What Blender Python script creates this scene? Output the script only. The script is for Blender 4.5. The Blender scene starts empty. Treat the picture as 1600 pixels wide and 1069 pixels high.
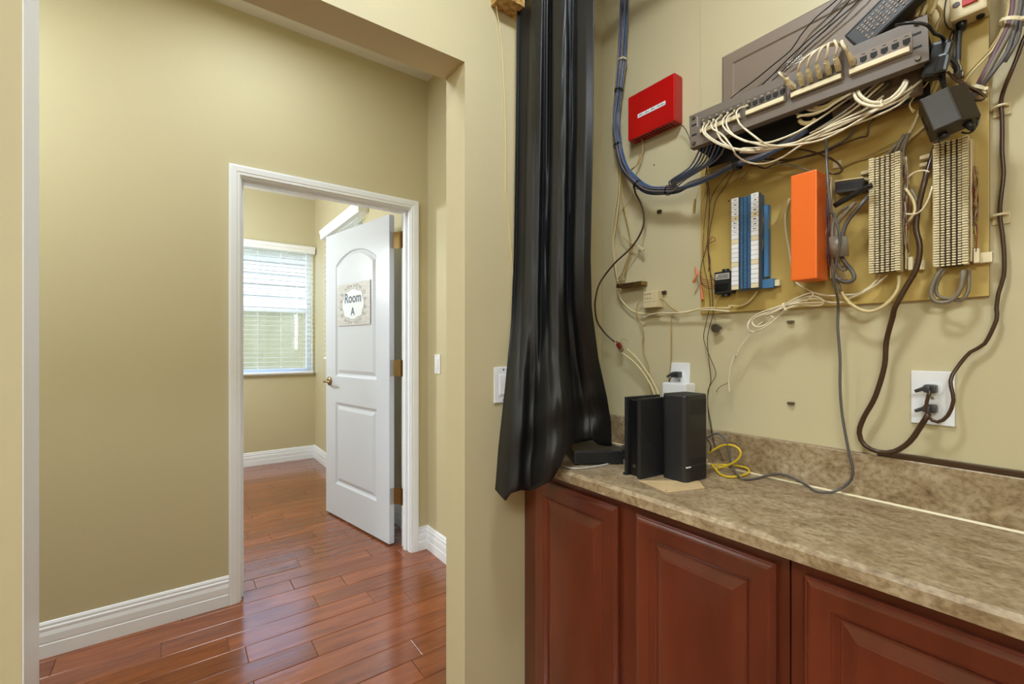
import bpy, bmesh, math, random
from mathutils import Vector, Matrix
from mathutils.geometry import tessellate_polygon

# ------------------------------------------------------------------ camera, world, light
scn = bpy.context.scene
COL = scn.collection
H = 1.24                       # eye height
AZ = math.radians(36.39)
cam_d = bpy.data.cameras.new('camera')
cam = bpy.data.objects.new('camera', cam_d)
COL.objects.link(cam)
cam.location = (0, 0, H)
cam.rotation_euler = (math.radians(90), 0, -AZ)
cam_d.sensor_width = 36.0
cam_d.lens = 16.0
cam_d.shift_y = 7.5 / 1600
cam_d.clip_start = 0.02
scn.camera = cam

scn.view_settings.view_transform = 'Standard'
scn.view_settings.look = 'None'
scn.view_settings.gamma = 1
scn.view_settings.use_curve_mapping = False
scn.view_settings.exposure = -0.03

world = bpy.data.worlds.new('sky')
scn.world = world
world.use_nodes = True
wn = world.node_tree.nodes; wl = world.node_tree.links
bg = wn['Background']
sky = wn.new('ShaderNodeTexSky')
sky.sky_type = 'NISHITA'
sky.sun_disc = False
sky.sun_elevation = math.radians(48)
sky.sun_rotation = math.radians(200)
wl.new(sky.outputs[0], bg.inputs[0])
bg.inputs[1].default_value = 2.2

def area(name, loc, rot, size, power, color=(1, 1, 1), size_y=None, shape=None):
    d = bpy.data.lights.new(name, 'AREA')
    d.energy = power; d.color = color; d.size = size
    if size_y:
        d.shape = 'RECTANGLE'; d.size_y = size_y
    if shape: d.shape = shape
    o = bpy.data.objects.new(name, d); COL.objects.link(o)
    o.location = loc; o.rotation_euler = rot
    return o
# ceiling lamps of utility room and hall, plus added fill lights
COOL = (0.86, 0.945, 1.0)
area('utility_lamp', (0.44, 0.46, 2.69), (0, 0, 0), 0.24, 18, COOL, shape='DISK')
area('utility_fill_rear', (-1.5, -1.0, 2.60), (0, 0, 0), 1.0, 84, COOL, shape='DISK')  # unseen fill added to even out the room and brighten the cabinets
area('hall_lamp', (0.30, 1.95, 2.84), (0, 0, 0), 0.6, 10, COOL, shape='DISK')
area('hall_lamp_left', (-1.2, 1.95, 2.84), (0, 0, 0), 0.6, 38, COOL, shape='DISK')
pl_d = bpy.data.lights.new('far_room_fill', 'POINT'); pl_d.energy = 106; pl_d.color = (0.86, 0.945, 1.0); pl_d.shadow_soft_size = .14  # fill light added out of view to brighten the far room and its ceiling
pl = bpy.data.objects.new('far_room_fill', pl_d); COL.objects.link(pl); pl.location = (-0.55, 4.15, 2.02)
sun_d = bpy.data.lights.new('sun', 'SUN'); sun_d.energy = 3.0; sun_d.angle = 0.01; sun_d.color = (1, .95, .88)
sun = bpy.data.objects.new('sun', sun_d); COL.objects.link(sun)
sun.rotation_euler = (math.radians(38), 0, math.radians(-50)); sun.location = (4, 3, 9)

# ------------------------------------------------------------------ measured layout (metres)
W = 1.30      # wall with the cabinets (plane x = W)
E = 1.19      # wall with the cased opening (plane y = E)
EB = 1.307    # its far side
YH = 2.575    # hall wall with the door, near side
YHB = 2.692   # its far side
XS = 1.25     # right wall of hall and far room
YF = 5.42     # far wall of the room beyond
CEIL = 2.75
CEILH = 2.88

FW = (math.sin(AZ), math.cos(AZ)); RT = (math.cos(AZ), -math.sin(AZ))
def ray(px, py):
    a = (px - 800) / 711.1
    return Vector((FW[0] + RT[0]*a, FW[1] + RT[1]*a, -(py - 542) / 711.1))
EYE = Vector((0, 0, H))
def wallp(px, py, off=0.0):            # a point measured in the photo, on (or off) the right wall
    d = ray(px, py); return EYE + d * ((W - off) / d.x)
def endp(px, py, off=0.0):             # on the end wall
    d = ray(px, py); return EYE + d * ((E - off) / d.y)
def sidep(px, py, x):
    d = ray(px, py); return EYE + d * (x / d.x)
def ypl(px, py, y):
    d = ray(px, py); return EYE + d * (y / d.y)
def zp(px, py, z):                     # on a level plane
    d = ray(px, py); return EYE + d * ((z - H) / d.z)

# ------------------------------------------------------------------ materials
def lin(c):
    return tuple(((v/255)/12.92 if v/255 <= .04045 else (((v/255)+.055)/1.055)**2.4) for v in c)
def mat(name, rgb, rough=0.5, metal=0.0, spec=0.5, coat=0.0, bump=None, vary=None, trans=None, sheen=0, ior=None):
    """bump = (scale, strength, (sx,sy,sz)); vary = (scale, rgb2, (sx,sy,sz), lo, hi, detail)"""
    m = bpy.data.materials.new(name); m.use_nodes = True
    nt = m.node_tree; N = nt.nodes; L = nt.links
    b = N['Principled BSDF']
    b.inputs['Base Color'].default_value = (*lin(rgb), 1)
    b.inputs['Roughness'].default_value = rough
    b.inputs['Metallic'].default_value = metal
    b.inputs['Specular IOR Level'].default_value = spec
    b.inputs['Coat Weight'].default_value = coat
    if sheen:
        b.inputs['Sheen Weight'].default_value = sheen
    if trans: b.inputs['Transmission Weight'].default_value = trans
    if ior: b.inputs['IOR'].default_value = ior
    tc = None
    def coords(s):
        nonlocal tc
        if tc is None: tc = N.new('ShaderNodeTexCoord')
        mp = N.new('ShaderNodeMapping'); mp.inputs['Scale'].default_value = s
        L.new(tc.outputs['Object'], mp.inputs['Vector']); return mp.outputs[0]
    if vary:
        sc, rgb2, s, lo, hi, det = vary
        n = N.new('ShaderNodeTexNoise'); n.inputs['Scale'].default_value = sc; n.inputs['Detail'].default_value = det
        L.new(coords(s), n.inputs['Vector'])
        r = N.new('ShaderNodeValToRGB')
        r.color_ramp.elements[0].position = lo; r.color_ramp.elements[0].color = (*lin(rgb), 1)
        r.color_ramp.elements[1].position = hi; r.color_ramp.elements[1].color = (*lin(rgb2), 1)
        L.new(n.outputs[0], r.inputs[0]); L.new(r.outputs[0], b.inputs['Base Color'])
    if bump:
        sc, st, s = bump
        n = N.new('ShaderNodeTexNoise'); n.inputs['Scale'].default_value = sc; n.inputs['Detail'].default_value = 3
        L.new(coords(s), n.inputs['Vector'])
        bp = N.new('ShaderNodeBump'); bp.inputs['Strength'].default_value = st; bp.inputs['Distance'].default_value = .002
        L.new(n.outputs[0], bp.inputs['Height']); L.new(bp.outputs[0], b.inputs['Normal'])
    return m

U1 = (1, 1, 1)
M = {}
M['paint'] = mat('tan_wall_paint', (199, 188, 152), .55, bump=(60, .18, U1), spec=.3)
M['white'] = mat('white_trim_paint', (238, 241, 247), .32)
M['ceil'] = mat('ceiling_paint', (228, 226, 220), .8)
M['door'] = mat('white_door_paint', (206, 211, 221), .3, bump=(35, .08, (1, 1, .15)))
M['ply'] = mat('shade_tinted_plywood', (181, 154, 84), .42, bump=(25, .2, (1, 1, .3)), vary=(3, (196, 170, 98), U1, .35, .7, 3))
M['cherry'] = mat('cherry_cabinet_wood', (84, 34, 19), .3, coat=.45, vary=(7, (112, 50, 30), (1.5, 1.5, .22), .3, .72, 5), bump=(40, .05, (1, 1, .1)))
M['black_pl'] = mat('black_plastic', (33, 33, 35), .42, bump=(300, .08, U1))
M['black_gl'] = mat('glossy_black_plastic', (14, 14, 16), .3)
M['adapter'] = mat('adapter_plastic', (47, 39, 28), .42, bump=(300, .1, U1))
M['grey_panel'] = mat('warm_grey_steel_panel', (112, 101, 92), .42, bump=(200, .04, U1))
M['taupe'] = mat('taupe_steel_case', (128, 112, 97), .45, bump=(250, .05, U1))
M['dark'] = mat('dark_recess', (9, 8, 8), .7)
M['cream'] = mat('cream_plastic', (226, 213, 176), .42)
M['cream2'] = mat('ivory_plastic', (214, 198, 156), .45)
M['white_pl'] = mat('white_plastic', (236, 237, 240), .28)
M['red'] = mat('red_enamel', (190, 14, 12), .32, vary=(6, (172, 8, 10), U1, .3, .7, 2))
M['orange'] = mat('orange_plastic', (240, 112, 34), .38)
M['blue_pl'] = mat('blue_wiring_strip', (74, 122, 166), .42)
M['metal'] = mat('nickel_metal', (176, 172, 165), .3, metal=1)
M['brass'] = mat('brass_metal', (158, 132, 88), .36, metal=1)
M['steel'] = mat('dull_steel_screw', (120, 112, 98), .4, metal=.9)
M['card'] = mat('tan_cardboard', (206, 178, 134), .8, vary=(20, (190, 162, 118), U1, .3, .7, 3))
M['osb'] = mat('chipboard', (150, 105, 50), .7, vary=(60, (214, 178, 108), (1, 1, 2), .35, .65, 4), bump=(80, .4, U1))
# cable sheaths
def cab(name, rgb, rough=.38): M[name] = mat(name + '_cable_sheath', rgb, rough)
cab('c_white', (226, 214, 186)); cab('c_ivory', (214, 196, 146)); cab('c_grey', (128, 118, 102))
cab('c_blue', (56, 86, 132), .36); cab('c_bluegrey', (112, 108, 116), .33); cab('c_brown', (66, 44, 26), .3)
cab('c_black', (20, 20, 20), .3); cab('c_yellow', (222, 190, 46), .35); cab('c_tan', (176, 150, 92)); cab('c_red', (120, 34, 26))
cab('c_slate', (92, 88, 86)); cab('c_lgrey', (186, 182, 176)); cab('c_violet', (104, 76, 82)); cab('c_dgrey', (58, 56, 58))
cab('c_clip', (214, 120, 74))

def floor_material():
    m = bpy.data.materials.new('handscraped_cherry_planks'); m.use_nodes = True
    nt = m.node_tree; N = nt.nodes; L = nt.links; b = N['Principled BSDF']
    tc = N.new('ShaderNodeTexCoord'); oi = N.new('ShaderNodeObjectInfo')
    off = N.new('ShaderNodeVectorMath'); off.operation = 'SCALE'; off.inputs[0].default_value = (31, 17, 5)
    L.new(oi.outputs['Random'], off.inputs['Scale'])
    ad = N.new('ShaderNodeVectorMath'); ad.operation = 'ADD'
    L.new(tc.outputs['Object'], ad.inputs[0]); L.new(off.outputs[0], ad.inputs[1])
    mp = N.new('ShaderNodeMapping'); mp.inputs['Scale'].default_value = (1.6, 12, 1); L.new(ad.outputs[0], mp.inputs[0])
    n1 = N.new('ShaderNodeTexNoise'); n1.inputs['Scale'].default_value = 2.2; n1.inputs['Detail'].default_value = 6; n1.inputs['Distortion'].default_value = .6
    L.new(mp.outputs[0], n1.inputs['Vector'])
    r1 = N.new('ShaderNodeValToRGB'); e = r1.color_ramp.elements
    e[0].position = .25; e[0].color = (*lin((108, 54, 29)), 1)
    e[1].position = .75; e[1].color = (*lin((152, 84, 47)), 1)
    L.new(n1.outputs[0], r1.inputs[0])
    hs = N.new('ShaderNodeHueSaturation')
    mr = N.new('ShaderNodeMapRange'); mr.inputs[3].default_value = .80; mr.inputs[4].default_value = 1.14
    L.new(oi.outputs['Random'], mr.inputs[0]); L.new(mr.outputs[0], hs.inputs['Value']); L.new(r1.outputs[0], hs.inputs['Color'])
    L.new(hs.outputs[0], b.inputs['Base Color'])
    mp2 = N.new('ShaderNodeMapping'); mp2.inputs['Scale'].default_value = (1.2, 24, 1); L.new(ad.outputs[0], mp2.inputs[0])
    n2 = N.new('ShaderNodeTexNoise'); n2.inputs['Scale'].default_value = 1.5; n2.inputs['Detail'].default_value = 1.5
    L.new(mp2.outputs[0], n2.inputs['Vector'])
    bp = N.new('ShaderNodeBump'); bp.inputs['Strength'].default_value = .42; bp.inputs['Distance'].default_value = .0035
    L.new(n2.outputs[0], bp.inputs['Height']); L.new(bp.outputs[0], b.inputs['Normal'])
    b.inputs['Roughness'].default_value = .2; b.inputs['Specular IOR Level'].default_value = .5; b.inputs['Coat Weight'].default_value = .5; b.inputs['Coat Roughness'].default_value = .14
    return m
M['plank'] = floor_material()

def counter_material():
    m = bpy.data.materials.new('travertine_laminate'); m.use_nodes = True
    nt = m.node_tree; N = nt.nodes; L = nt.links; b = N['Principled BSDF']
    tc = N.new('ShaderNodeTexCoord')
    mp = N.new('ShaderNodeMapping'); mp.inputs['Scale'].default_value = (1.35, .95, 1.2); L.new(tc.outputs['Object'], mp.inputs[0])
    n1 = N.new('ShaderNodeTexNoise'); n1.inputs['Scale'].default_value = 19; n1.inputs['Detail'].default_value = 10; n1.inputs['Roughness'].default_value = .74; n1.inputs['Distortion'].default_value = .5
    L.new(mp.outputs[0], n1.inputs['Vector'])
    r = N.new('ShaderNodeValToRGB'); e = r.color_ramp.elements
    e[0].position = .30; e[0].color = (*lin((112, 90, 62)), 1)
    e[1].position = .68; e[1].color = (*lin((190, 172, 143)), 1)
    k = e.new(.46); k.color = (*lin((157, 135, 103)), 1)
    L.new(n1.outputs[0], r.inputs[0])
    n2 = N.new('ShaderNodeTexNoise'); n2.inputs['Scale'].default_value = 85; n2.inputs['Detail'].default_value = 4
    L.new(mp.outputs[0], n2.inputs['Vector'])
    r2 = N.new('ShaderNodeValToRGB'); e = r2.color_ramp.elements
    e[0].position = .36; e[0].color = (.62, .58, .52, 1); e[1].position = .55; e[1].color = (1, 1, 1, 1)
    L.new(n2.outputs[0], r2.inputs[0])
    mx = N.new('ShaderNodeMix'); mx.data_type = 'RGBA'; mx.blend_type = 'MULTIPLY'; mx.inputs[0].default_value = .8
    L.new(r.outputs[0], mx.inputs[6]); L.new(r2.outputs[0], mx.inputs[7]); L.new(mx.outputs[2], b.inputs['Base Color'])
    bp = N.new('ShaderNodeBump'); bp.inputs['Strength'].default_value = .25; bp.inputs['Distance'].default_value = .001
    L.new(n2.outputs[0], bp.inputs['Height']); L.new(bp.outputs[0], b.inputs['Normal'])
    b.inputs['Roughness'].default_value = .4
    return m
M['counter'] = counter_material()

def satin():
    m = mat('black_satin', (15, 15, 16), .52, spec=.5, bump=(900, .12, (1, 1, 1)))
    return m
M['satin'] = satin()
# backboard: shade put into the colour, mustard where dim, tan at its upper left
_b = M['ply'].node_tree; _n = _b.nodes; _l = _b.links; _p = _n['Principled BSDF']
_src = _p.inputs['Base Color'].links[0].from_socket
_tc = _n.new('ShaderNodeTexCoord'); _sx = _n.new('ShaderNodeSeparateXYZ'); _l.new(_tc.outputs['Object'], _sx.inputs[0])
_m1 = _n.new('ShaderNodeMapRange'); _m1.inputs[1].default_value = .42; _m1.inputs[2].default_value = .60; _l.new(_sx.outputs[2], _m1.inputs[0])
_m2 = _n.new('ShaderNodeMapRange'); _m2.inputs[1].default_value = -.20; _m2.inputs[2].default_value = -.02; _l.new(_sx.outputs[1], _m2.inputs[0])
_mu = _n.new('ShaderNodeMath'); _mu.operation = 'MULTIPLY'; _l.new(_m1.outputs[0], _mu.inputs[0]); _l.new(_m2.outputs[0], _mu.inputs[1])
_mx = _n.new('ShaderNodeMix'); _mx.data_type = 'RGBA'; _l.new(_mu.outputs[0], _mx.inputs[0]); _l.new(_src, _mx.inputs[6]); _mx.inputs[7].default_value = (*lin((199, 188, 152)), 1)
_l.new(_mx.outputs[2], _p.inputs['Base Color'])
M['leaf'] = mat('satin_nickel_leaf', (178, 178, 180), .35, metal=.35)

# ------------------------------------------------------------------ builders
def tag(o, label=None, cat=None, group=None, kind=None):
    if label: o['label'] = label
    if cat: o['category'] = cat
    if group: o['group'] = group
    if kind: o['kind'] = kind
    return o
def wloc(p):
    v = Vector((0, 0, 0))
    while p is not None: v += p.location; p = p.parent
    return v
def empty(name, loc, label, cat, group=None):
    o = bpy.data.objects.new(name, None); COL.objects.link(o); o.location = loc
    o.empty_display_size = .02
    return tag(o, label, cat, group)
class MB:
    def __init__(s): s.v = []; s.f = []
    def add(s, vs, fs):
        b = len(s.v); s.v += [tuple(v) for v in vs]; s.f += [tuple(i + b for i in f) for f in fs]; return s
    def box(s, a, b, m=None):
        x0, y0, z0 = a; x1, y1, z1 = b
        if x0 > x1: x0, x1 = x1, x0
        if y0 > y1: y0, y1 = y1, y0
        if z0 > z1: z0, z1 = z1, z0
        vs = [Vector(p) for p in ((x0,y0,z0),(x1,y0,z0),(x1,y1,z0),(x0,y1,z0),(x0,y0,z1),(x1,y0,z1),(x1,y1,z1),(x0,y1,z1))]
        if m: vs = [m @ v for v in vs]
        return s.add(vs, [(0,3,2,1),(4,5,6,7),(0,1,5,4),(1,2,6,5),(2,3,7,6),(3,0,4,7)])
    def bbox(s, a, b, c=.002, m=None):        # box with chamfered edges
        x0, y0, z0 = [min(p, q) for p, q in zip(a, b)]; x1, y1, z1 = [max(p, q) for p, q in zip(a, b)]
        bm = bmesh.new(); bmesh.ops.create_cube(bm, size=1)
        for v in bm.verts:
            v.co = Vector(((x0+x1)/2 + v.co.x*(x1-x0), (y0+y1)/2 + v.co.y*(y1-y0), (z0+z1)/2 + v.co.z*(z1-z0)))
        bmesh.ops.bevel(bm, geom=bm.edges[:], offset=c, segments=2, affect='EDGES', profile=.6)
        bm.verts.ensure_lookup_table()
        vs = [m @ v.co if m else v.co.copy() for v in bm.verts]; fs = [[v.index for v in f.verts] for f in bm.faces]
        bm.verts.index_update(); fs = [[v.index for v in f.verts] for f in bm.faces]
        bm.free(); return s.add(vs, fs)
    def cyl(s, p, q, r, n=16, r2=None, cap=True):
        p = Vector(p); q = Vector(q); d = (q - p).normalized(); r2 = r if r2 is None else r2
        u = d.orthogonal().normalized(); w = d.cross(u)
        vs = []
        for c, rr in ((p, r), (q, r2)):
            for i in range(n):
                a = 2*math.pi*i/n; vs.append(c + (u*math.cos(a) + w*math.sin(a))*rr)
        fs = [(i, (i+1) % n, n+(i+1) % n, n+i) for i in range(n)]
        if cap: fs += [tuple(range(n-1, -1, -1)), tuple(range(n, 2*n))]
        return s.add(vs, fs)
    def prism(s, pts, axis, a, b):            # outline extruded along an axis (0,1,2) from a to b
        n = len(pts); vs = []
        for t in (a, b):
            for (u, w) in pts:
                c = [u, w]; c.insert(axis, t); vs.append(tuple(c))
        fs = [(i, (i+1) % n, n+(i+1) % n, n+i) for i in range(n)] + [tuple(range(n-1, -1, -1)), tuple(range(n, 2*n))]
        return s.add(vs, fs)
    def tube(s, pts, r, n=8, flat=1.0):
        pts = [Vector(p) for p in pts]; N_ = len(pts); rings = []
        u = None
        for i in range(N_):
            t = (pts[min(i+1, N_-1)] - pts[max(i-1, 0)]); t = t.normalized() if t.length > 1e-9 else Vector((0,0,1))
            if u is None: u = t.orthogonal().normalized()
            u = (u - t*u.dot(t)); u = u.normalized() if u.length > 1e-6 else t.orthogonal().normalized()
            w = t.cross(u)
            rings.append([pts[i] + (u*math.cos(2*math.pi*k/n) + w*math.sin(2*math.pi*k/n)*flat)*r for k in range(n)])
        vs = [v for rg in rings for v in rg]
        fs = [(i*n+k, i*n+(k+1) % n, (i+1)*n+(k+1) % n, (i+1)*n+k) for i in range(N_-1) for k in range(n)]
        fs += [tuple(range(n-1, -1, -1)), tuple((N_-1)*n + k for k in range(n))]
        return s.add(vs, fs)
    def rings(s, loops, cap=True):            # loops of equal length bridged in turn, last one capped
        n = len(loops[0]); vs = [v for l in loops for v in l]
        fs = [(i*n+k, i*n+(k+1) % n, (i+1)*n+(k+1) % n, (i+1)*n+k) for i in range(len(loops)-1) for k in range(n)]
        if cap: fs.append(tuple((len(loops)-1)*n + k for k in range(n)))
        return s.add(vs, fs)
    def build(s, name, material, parent=None, label=None, cat=None, group=None, kind=None, smooth=False, origin=None):
        xs = [v[0] for v in s.v]; ys = [v[1] for v in s.v]; zs = [v[2] for v in s.v]
        o0 = Vector(origin) if origin is not None else Vector(((min(xs)+max(xs))/2, (min(ys)+max(ys))/2, min(zs)))
        me = bpy.data.meshes.new(name)
        me.from_pydata([tuple(Vector(v) - o0) for v in s.v], [], s.f)
        bm = bmesh.new(); bm.from_mesh(me); bmesh.ops.recalc_face_normals(bm, faces=bm.faces[:]); bm.to_mesh(me); bm.free()
        me.materials.append(material)
        if smooth: me.polygons.foreach_set('use_smooth', [True]*len(me.polygons))
        me.update()
        o = bpy.data.objects.new(name, me); COL.objects.link(o)
        if parent is not None:
            o.parent = parent; o.location = o0 - wloc(parent)
        else: o.location = o0
        return tag(o, label, cat, group, kind)
def box(name, a, b, material, parent=None, bevel=None, **k):
    m = MB()
    if bevel: m.bbox(a, b, bevel)
    else: m.box(a, b)
    return m.build(name, material, parent, **k)
def spline(pts, step=.012, closed=False):
    pts = [Vector(p) for p in pts]; out = []
    n = len(pts)
    if n == 2:
        return [pts[0].lerp(pts[1], i/4) for i in range(5)]
    for i in range(n-1):
        p0 = pts[i-1] if i > 0 else pts[0]*2 - pts[1]
        p1, p2 = pts[i], pts[i+1]
        p3 = pts[i+2] if i+2 < n else pts[-1]*2 - pts[-2]
        k = max(2, min(14, int((p2-p1).length/step)))
        for j in range(k):
            t = j/k
            out.append(.5*((2*p1) + (p2-p0)*t + (2*p0-5*p1+4*p2-p3)*t*t + (3*p1-p0-3*p2+p3)*t**3))
    out.append(pts[-1]); return out
def cable(name, label, pts, r, material, group=None, cat='cable', parent=None, n=8, flat=1.0):
    m = MB(); m.tube(spline(pts), r, n, flat)
    if parent is not None: return m.build(name, material, parent, smooth=True)
    return m.build(name, material, None, label, cat, group, smooth=True)
def struct(name, mb, material, parent=None):
    return mb.build(name, material, parent, kind=None if parent else 'structure')
def text_mesh(name, s, size, material, matrix, parent, extrude=.0004, bold=0.0):
    c = bpy.data.curves.new(name, 'FONT'); c.body = s; c.size = size; c.extrude = extrude; c.offset = bold
    c.align_x = 'CENTER'; c.align_y = 'CENTER'; c.resolution_u = 3
    t = bpy.data.objects.new('tmp_text', c); COL.objects.link(t)
    dg = bpy.context.evaluated_depsgraph_get()
    me = bpy.data.meshes.new_from_object(t.evaluated_get(dg))
    bpy.data.objects.remove(t); 
    m = MB(); m.add([matrix @ v.co for v in me.vertices], [tuple(p.vertices) for p in me.polygons])
    return m.build(name, material, parent)
# ------------------------------------------------------------------ the setting
P = M['paint']
# floor: slab in the utility room, planks one by one in the hall and the far room
fl = struct('floor', MB().box((-2.4, -1.5, -.12), (W+.12, YF+.12, -.012)).box((-2.4, -1.5, -.012), (W+.12, 1.2015, 0)), M['plank'])
rnd = random.Random(5)
PW = .121; Y0 = 1.686
joints = {}
def jp(px, py):
    p = zp(px, py, 0); joints.setdefault(int(math.floor((p.y - Y0)/PW)), []).append(p.x)
for q in ((398.1, 911.6), (456.2, 912.4), (537, 907), (494, 939.4), (579.3, 933.3), (640.5, 934), (576.5, 864), (490, 834), (487, 858.4),
          (422.4, 838), (386, 835.4), (650.5, 1012), (669, 885.4), (356.6, 1008), (251.5, 1018), (284.5, 966.5), (393, 806.4), (440, 805)):
    jp(*q)
for row in range(-4, 32):
    y0 = Y0 + row*PW; y1 = y0 + PW
    xs = sorted(joints.get(row, []))
    xs = [x for i, x in enumerate(xs) if i == 0 or x - xs[i-1] > .12]
    x = (xs[-1] if xs else rnd.uniform(-.1, .5)) + (0 if xs else 0)
    if not xs: xs = [x]
    while xs[-1] < XS: xs.append(xs[-1] + rnd.choice((.45, .6, .8, .95)))
    while xs[0] > -2.4: xs.insert(0, xs[0] - rnd.choice((.5, .7, .9, 1.1)))
    xs[0] = -2.4; xs[-1] = XS
    for a, b in zip(xs, xs[1:]):
        if b - a < .02: continue
        g = .0006; c = .0022; zt = rnd.uniform(-.0006, .0004)
        ya, yb = y0+g, min(y1-g, YF); xa, xb = a+g, b-g
        if yb - ya < .02: continue
        lo = [(xa,ya,-.012),(xb,ya,-.012),(xb,yb,-.012),(xa,yb,-.012)]
        mi = [(xa,ya,zt-c*.7),(xb,ya,zt-c*.7),(xb,yb,zt-c*.7),(xa,yb,zt-c*.7)]
        hi = [(xa+c,ya+c,zt),(xb-c,ya+c,zt),(xb-c,yb-c,zt),(xa+c,yb-c,zt)]
        MB().rings([lo, mi, hi]).build('plank', M['plank'], fl)

# walls
def wall(name, *boxes):
    m = MB()
    for a, b in boxes: m.box(a, b)
    return struct(name, m, P)
OL, OR, OT = -.2233, .700, 2.10           # opening between utility room and hall
wall('wall_end', ((-2.4, E, 0), (OL-.002, EB, CEILH)), ((OL-.002, E, OT), (OR, EB, CEILH)), ((OR, E, 0), (W+.12, EB, CEILH)))
wall('wall_right', ((W, -1.5, 0), (W+.12, E, CEILH)))
wall('wall_left', ((-2.52, -1.5, 0), (-2.4, YF, CEILH)))
wall('wall_back', ((-2.4, -1.62, 0), (W+.12, -1.5, CEILH)))
struct('ceiling', MB().box((-2.4, -1.5, CEIL), (W+.12, E, CEIL+.1)), M['ceil'])
struct('ceiling', MB().box((-2.52, EB, CEILH), (XS+.2, YF+.12, CEILH+.1)), M['ceil'])
struct('trim_1', MB().box((OL-.002, E+.0005, 0), (OL, EB-.0005, OT)), M['white'])
JL, JR, JT = .256, 1.130, 2.068            # door jamb faces in the hall wall
wall('wall_hall', ((-2.4, YH, 0), (JL-.02, YHB, CEILH)), ((JL-.02, YH, JT+.02), (JR+.02, YHB, CEILH)), ((JR+.02, YH, 0), (XS, YHB, CEILH)))
# right wall of hall and far room, with the second window's hole
W2 = (3.80, 4.72, 1.16, 2.30)
wall('wall_side', ((XS, EB, 0), (XS+.14, W2[0], CEILH)), ((XS, W2[1], 0), (XS+.14, YF, CEILH)),
     ((XS, W2[0], 0), (XS+.14, W2[1], W2[2])), ((XS, W2[0], W2[3]), (XS+.14, W2[1], CEILH)))
WN = (-.35, 1.225, .955, 2.33)
wall('wall_far', ((-2.4, YF, 0), (WN[0], YF+.14, CEILH)), ((WN[1], YF, 0), (XS+.14, YF+.14, CEILH)),
     ((WN[0], YF, 0), (WN[1], YF+.14, WN[2])), ((WN[0], YF, WN[3]), (WN[1], YF+.14, CEILH)))

# baseboards: one moulded profile, height .14
PROF = [(0, 0), (.016, 0), (.016, .052), (.0135, .056), (.0145, .060), (.0145, .088), (.011, .104), (.0115, .108), (.0115, .116), (.008, .121), (.008, .130), (.004, .138), (0, .140)]
def base_x(name, x0, x1, y, s):        # runs along x, sticks out towards s*y
    m = MB(); m.prism([(y + s*d, z) for d, z in PROF], 0, x0, x1); return struct(name, m, M['white'])
def base_y(name, y0, y1, x, s):
    m = MB(); m.prism([(x + s*d, z) for d, z in PROF], 1, y0, y1); return struct(name, m, M['white'])
base_x('baseboard_hall', -2.4, .2017, YH, -1)
base_x('baseboard_hall', 1.182, XS, YH, -1)
base_y('baseboard_side', EB, YH-.0, XS, -1)
base_y('baseboard_side', YHB+.02, YF, XS, -1)
base_x('baseboard_far', -2.4, XS, YF, -1)

# door casing and jambs of the hall door
CW = .048
def casing(y, s, nm):
    t = MB()
    # mitred frame ring with a slight inner and outer step
    def loop(o, d):
        x0, x1, zt = JL - .006 - o, JR + .006 + o, JT + .006 + o
        return [(x0, y + s*d, 0), (x0, y + s*d, zt), (x1, y + s*d, zt), (x1, y + s*d, 0)]
    prof = [(0, 0), (0, .010), (.004, .013), (.014, .0135), (.017, .016), (CW-.008, .018), (CW-.001, .017), (CW, .014), (CW, 0)]
    vs = []; fs = []
    for o, d in prof: vs += loop(o, d)
    for i in range(len(prof)-1):
        for k in range(3): fs.append((i*4+k, i*4+k+1, (i+1)*4+k+1, (i+1)*4+k))
    t.add(vs, fs); t.f.append(tuple(i*4 for i in range(len(prof)))); t.f.append(tuple(i*4+3 for i in range(len(prof))))
    return struct(nm, t, M['white'])
casing(YH, -1, 'trim_2'); casing(YHB, 1, 'trim_3')
j = MB()
j.box((JL-.02, YH, 0), (JL, YHB, JT)); j.box((JR, YH, 0), (JR+.02, YHB, JT)); j.box((JL-.02, YH, JT), (JR+.02, YHB, JT+.02))
struct('trim_4', j, M['white'])
j = MB(); ys0, ys1 = YHB-.082, YHB-.045
j.bbox((JL, ys0, 0), (JL+.012, ys1, JT), .002); j.bbox((JR-.012, ys0, 0), (JR, ys1, JT), .002); j.bbox((JL+.012, ys0, JT-.012), (JR-.012, ys1, JT), .002)
struct('trim_5', j, M['white'])

# ------------------------------------------------------------------ hall door
HX, HY = 1.098, 2.735
ang = math.atan2(.983, -.184)
DWd, DH, DT = .866, 2.052, .035
dm = Matrix.Translation((HX, HY, .012)) @ Matrix.Rotation(ang, 4, 'Z')     # local x: along the slab from hinge, local y: +left (hall face side), z up
# local +y points to the room's left side = the face seen from the hall
def arch_loop(x0, x1, z0, zs, rise, ins, n=14):
    x0 += ins; x1 -= ins; z0 += ins; zs -= ins*.6; pts = [(x0, z0), (x1, z0)]
    w = (x1-x0)/2; cx = (x0+x1)/2
    r = rise
    if r <= 0: return pts + [(x1, zs - ins*.4), (x0, zs - ins*.4)]
    R = (w*w + r*r)/(2*r)
    for i in range(n+1):
        t = x1 + (x0-x1)*i/n
        pts.append((t, zs + math.sqrt(max(R*R-(t-cx)**2, 0)) - (R-r)))
    return pts
top_p = (.150, .716, 1.013, 1.815, .085); bot_p = (.150, .716, .232, .826, 0)
d1 = MB()
def face_with_holes(mb, outer, holes, y):
    polys = [[Vector((x, z, 0)) for x, z in outer]] + [[Vector((x, z, 0)) for x, z in h] for h in holes]
    flat = [v for p in polys for v in p]
    mb.add([dm @ Vector((v.x, y, v.y)) for v in flat], tessellate_polygon(polys))
outer = [(0, 0), (DWd, 0), (DWd, DH), (0, DH)]
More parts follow.
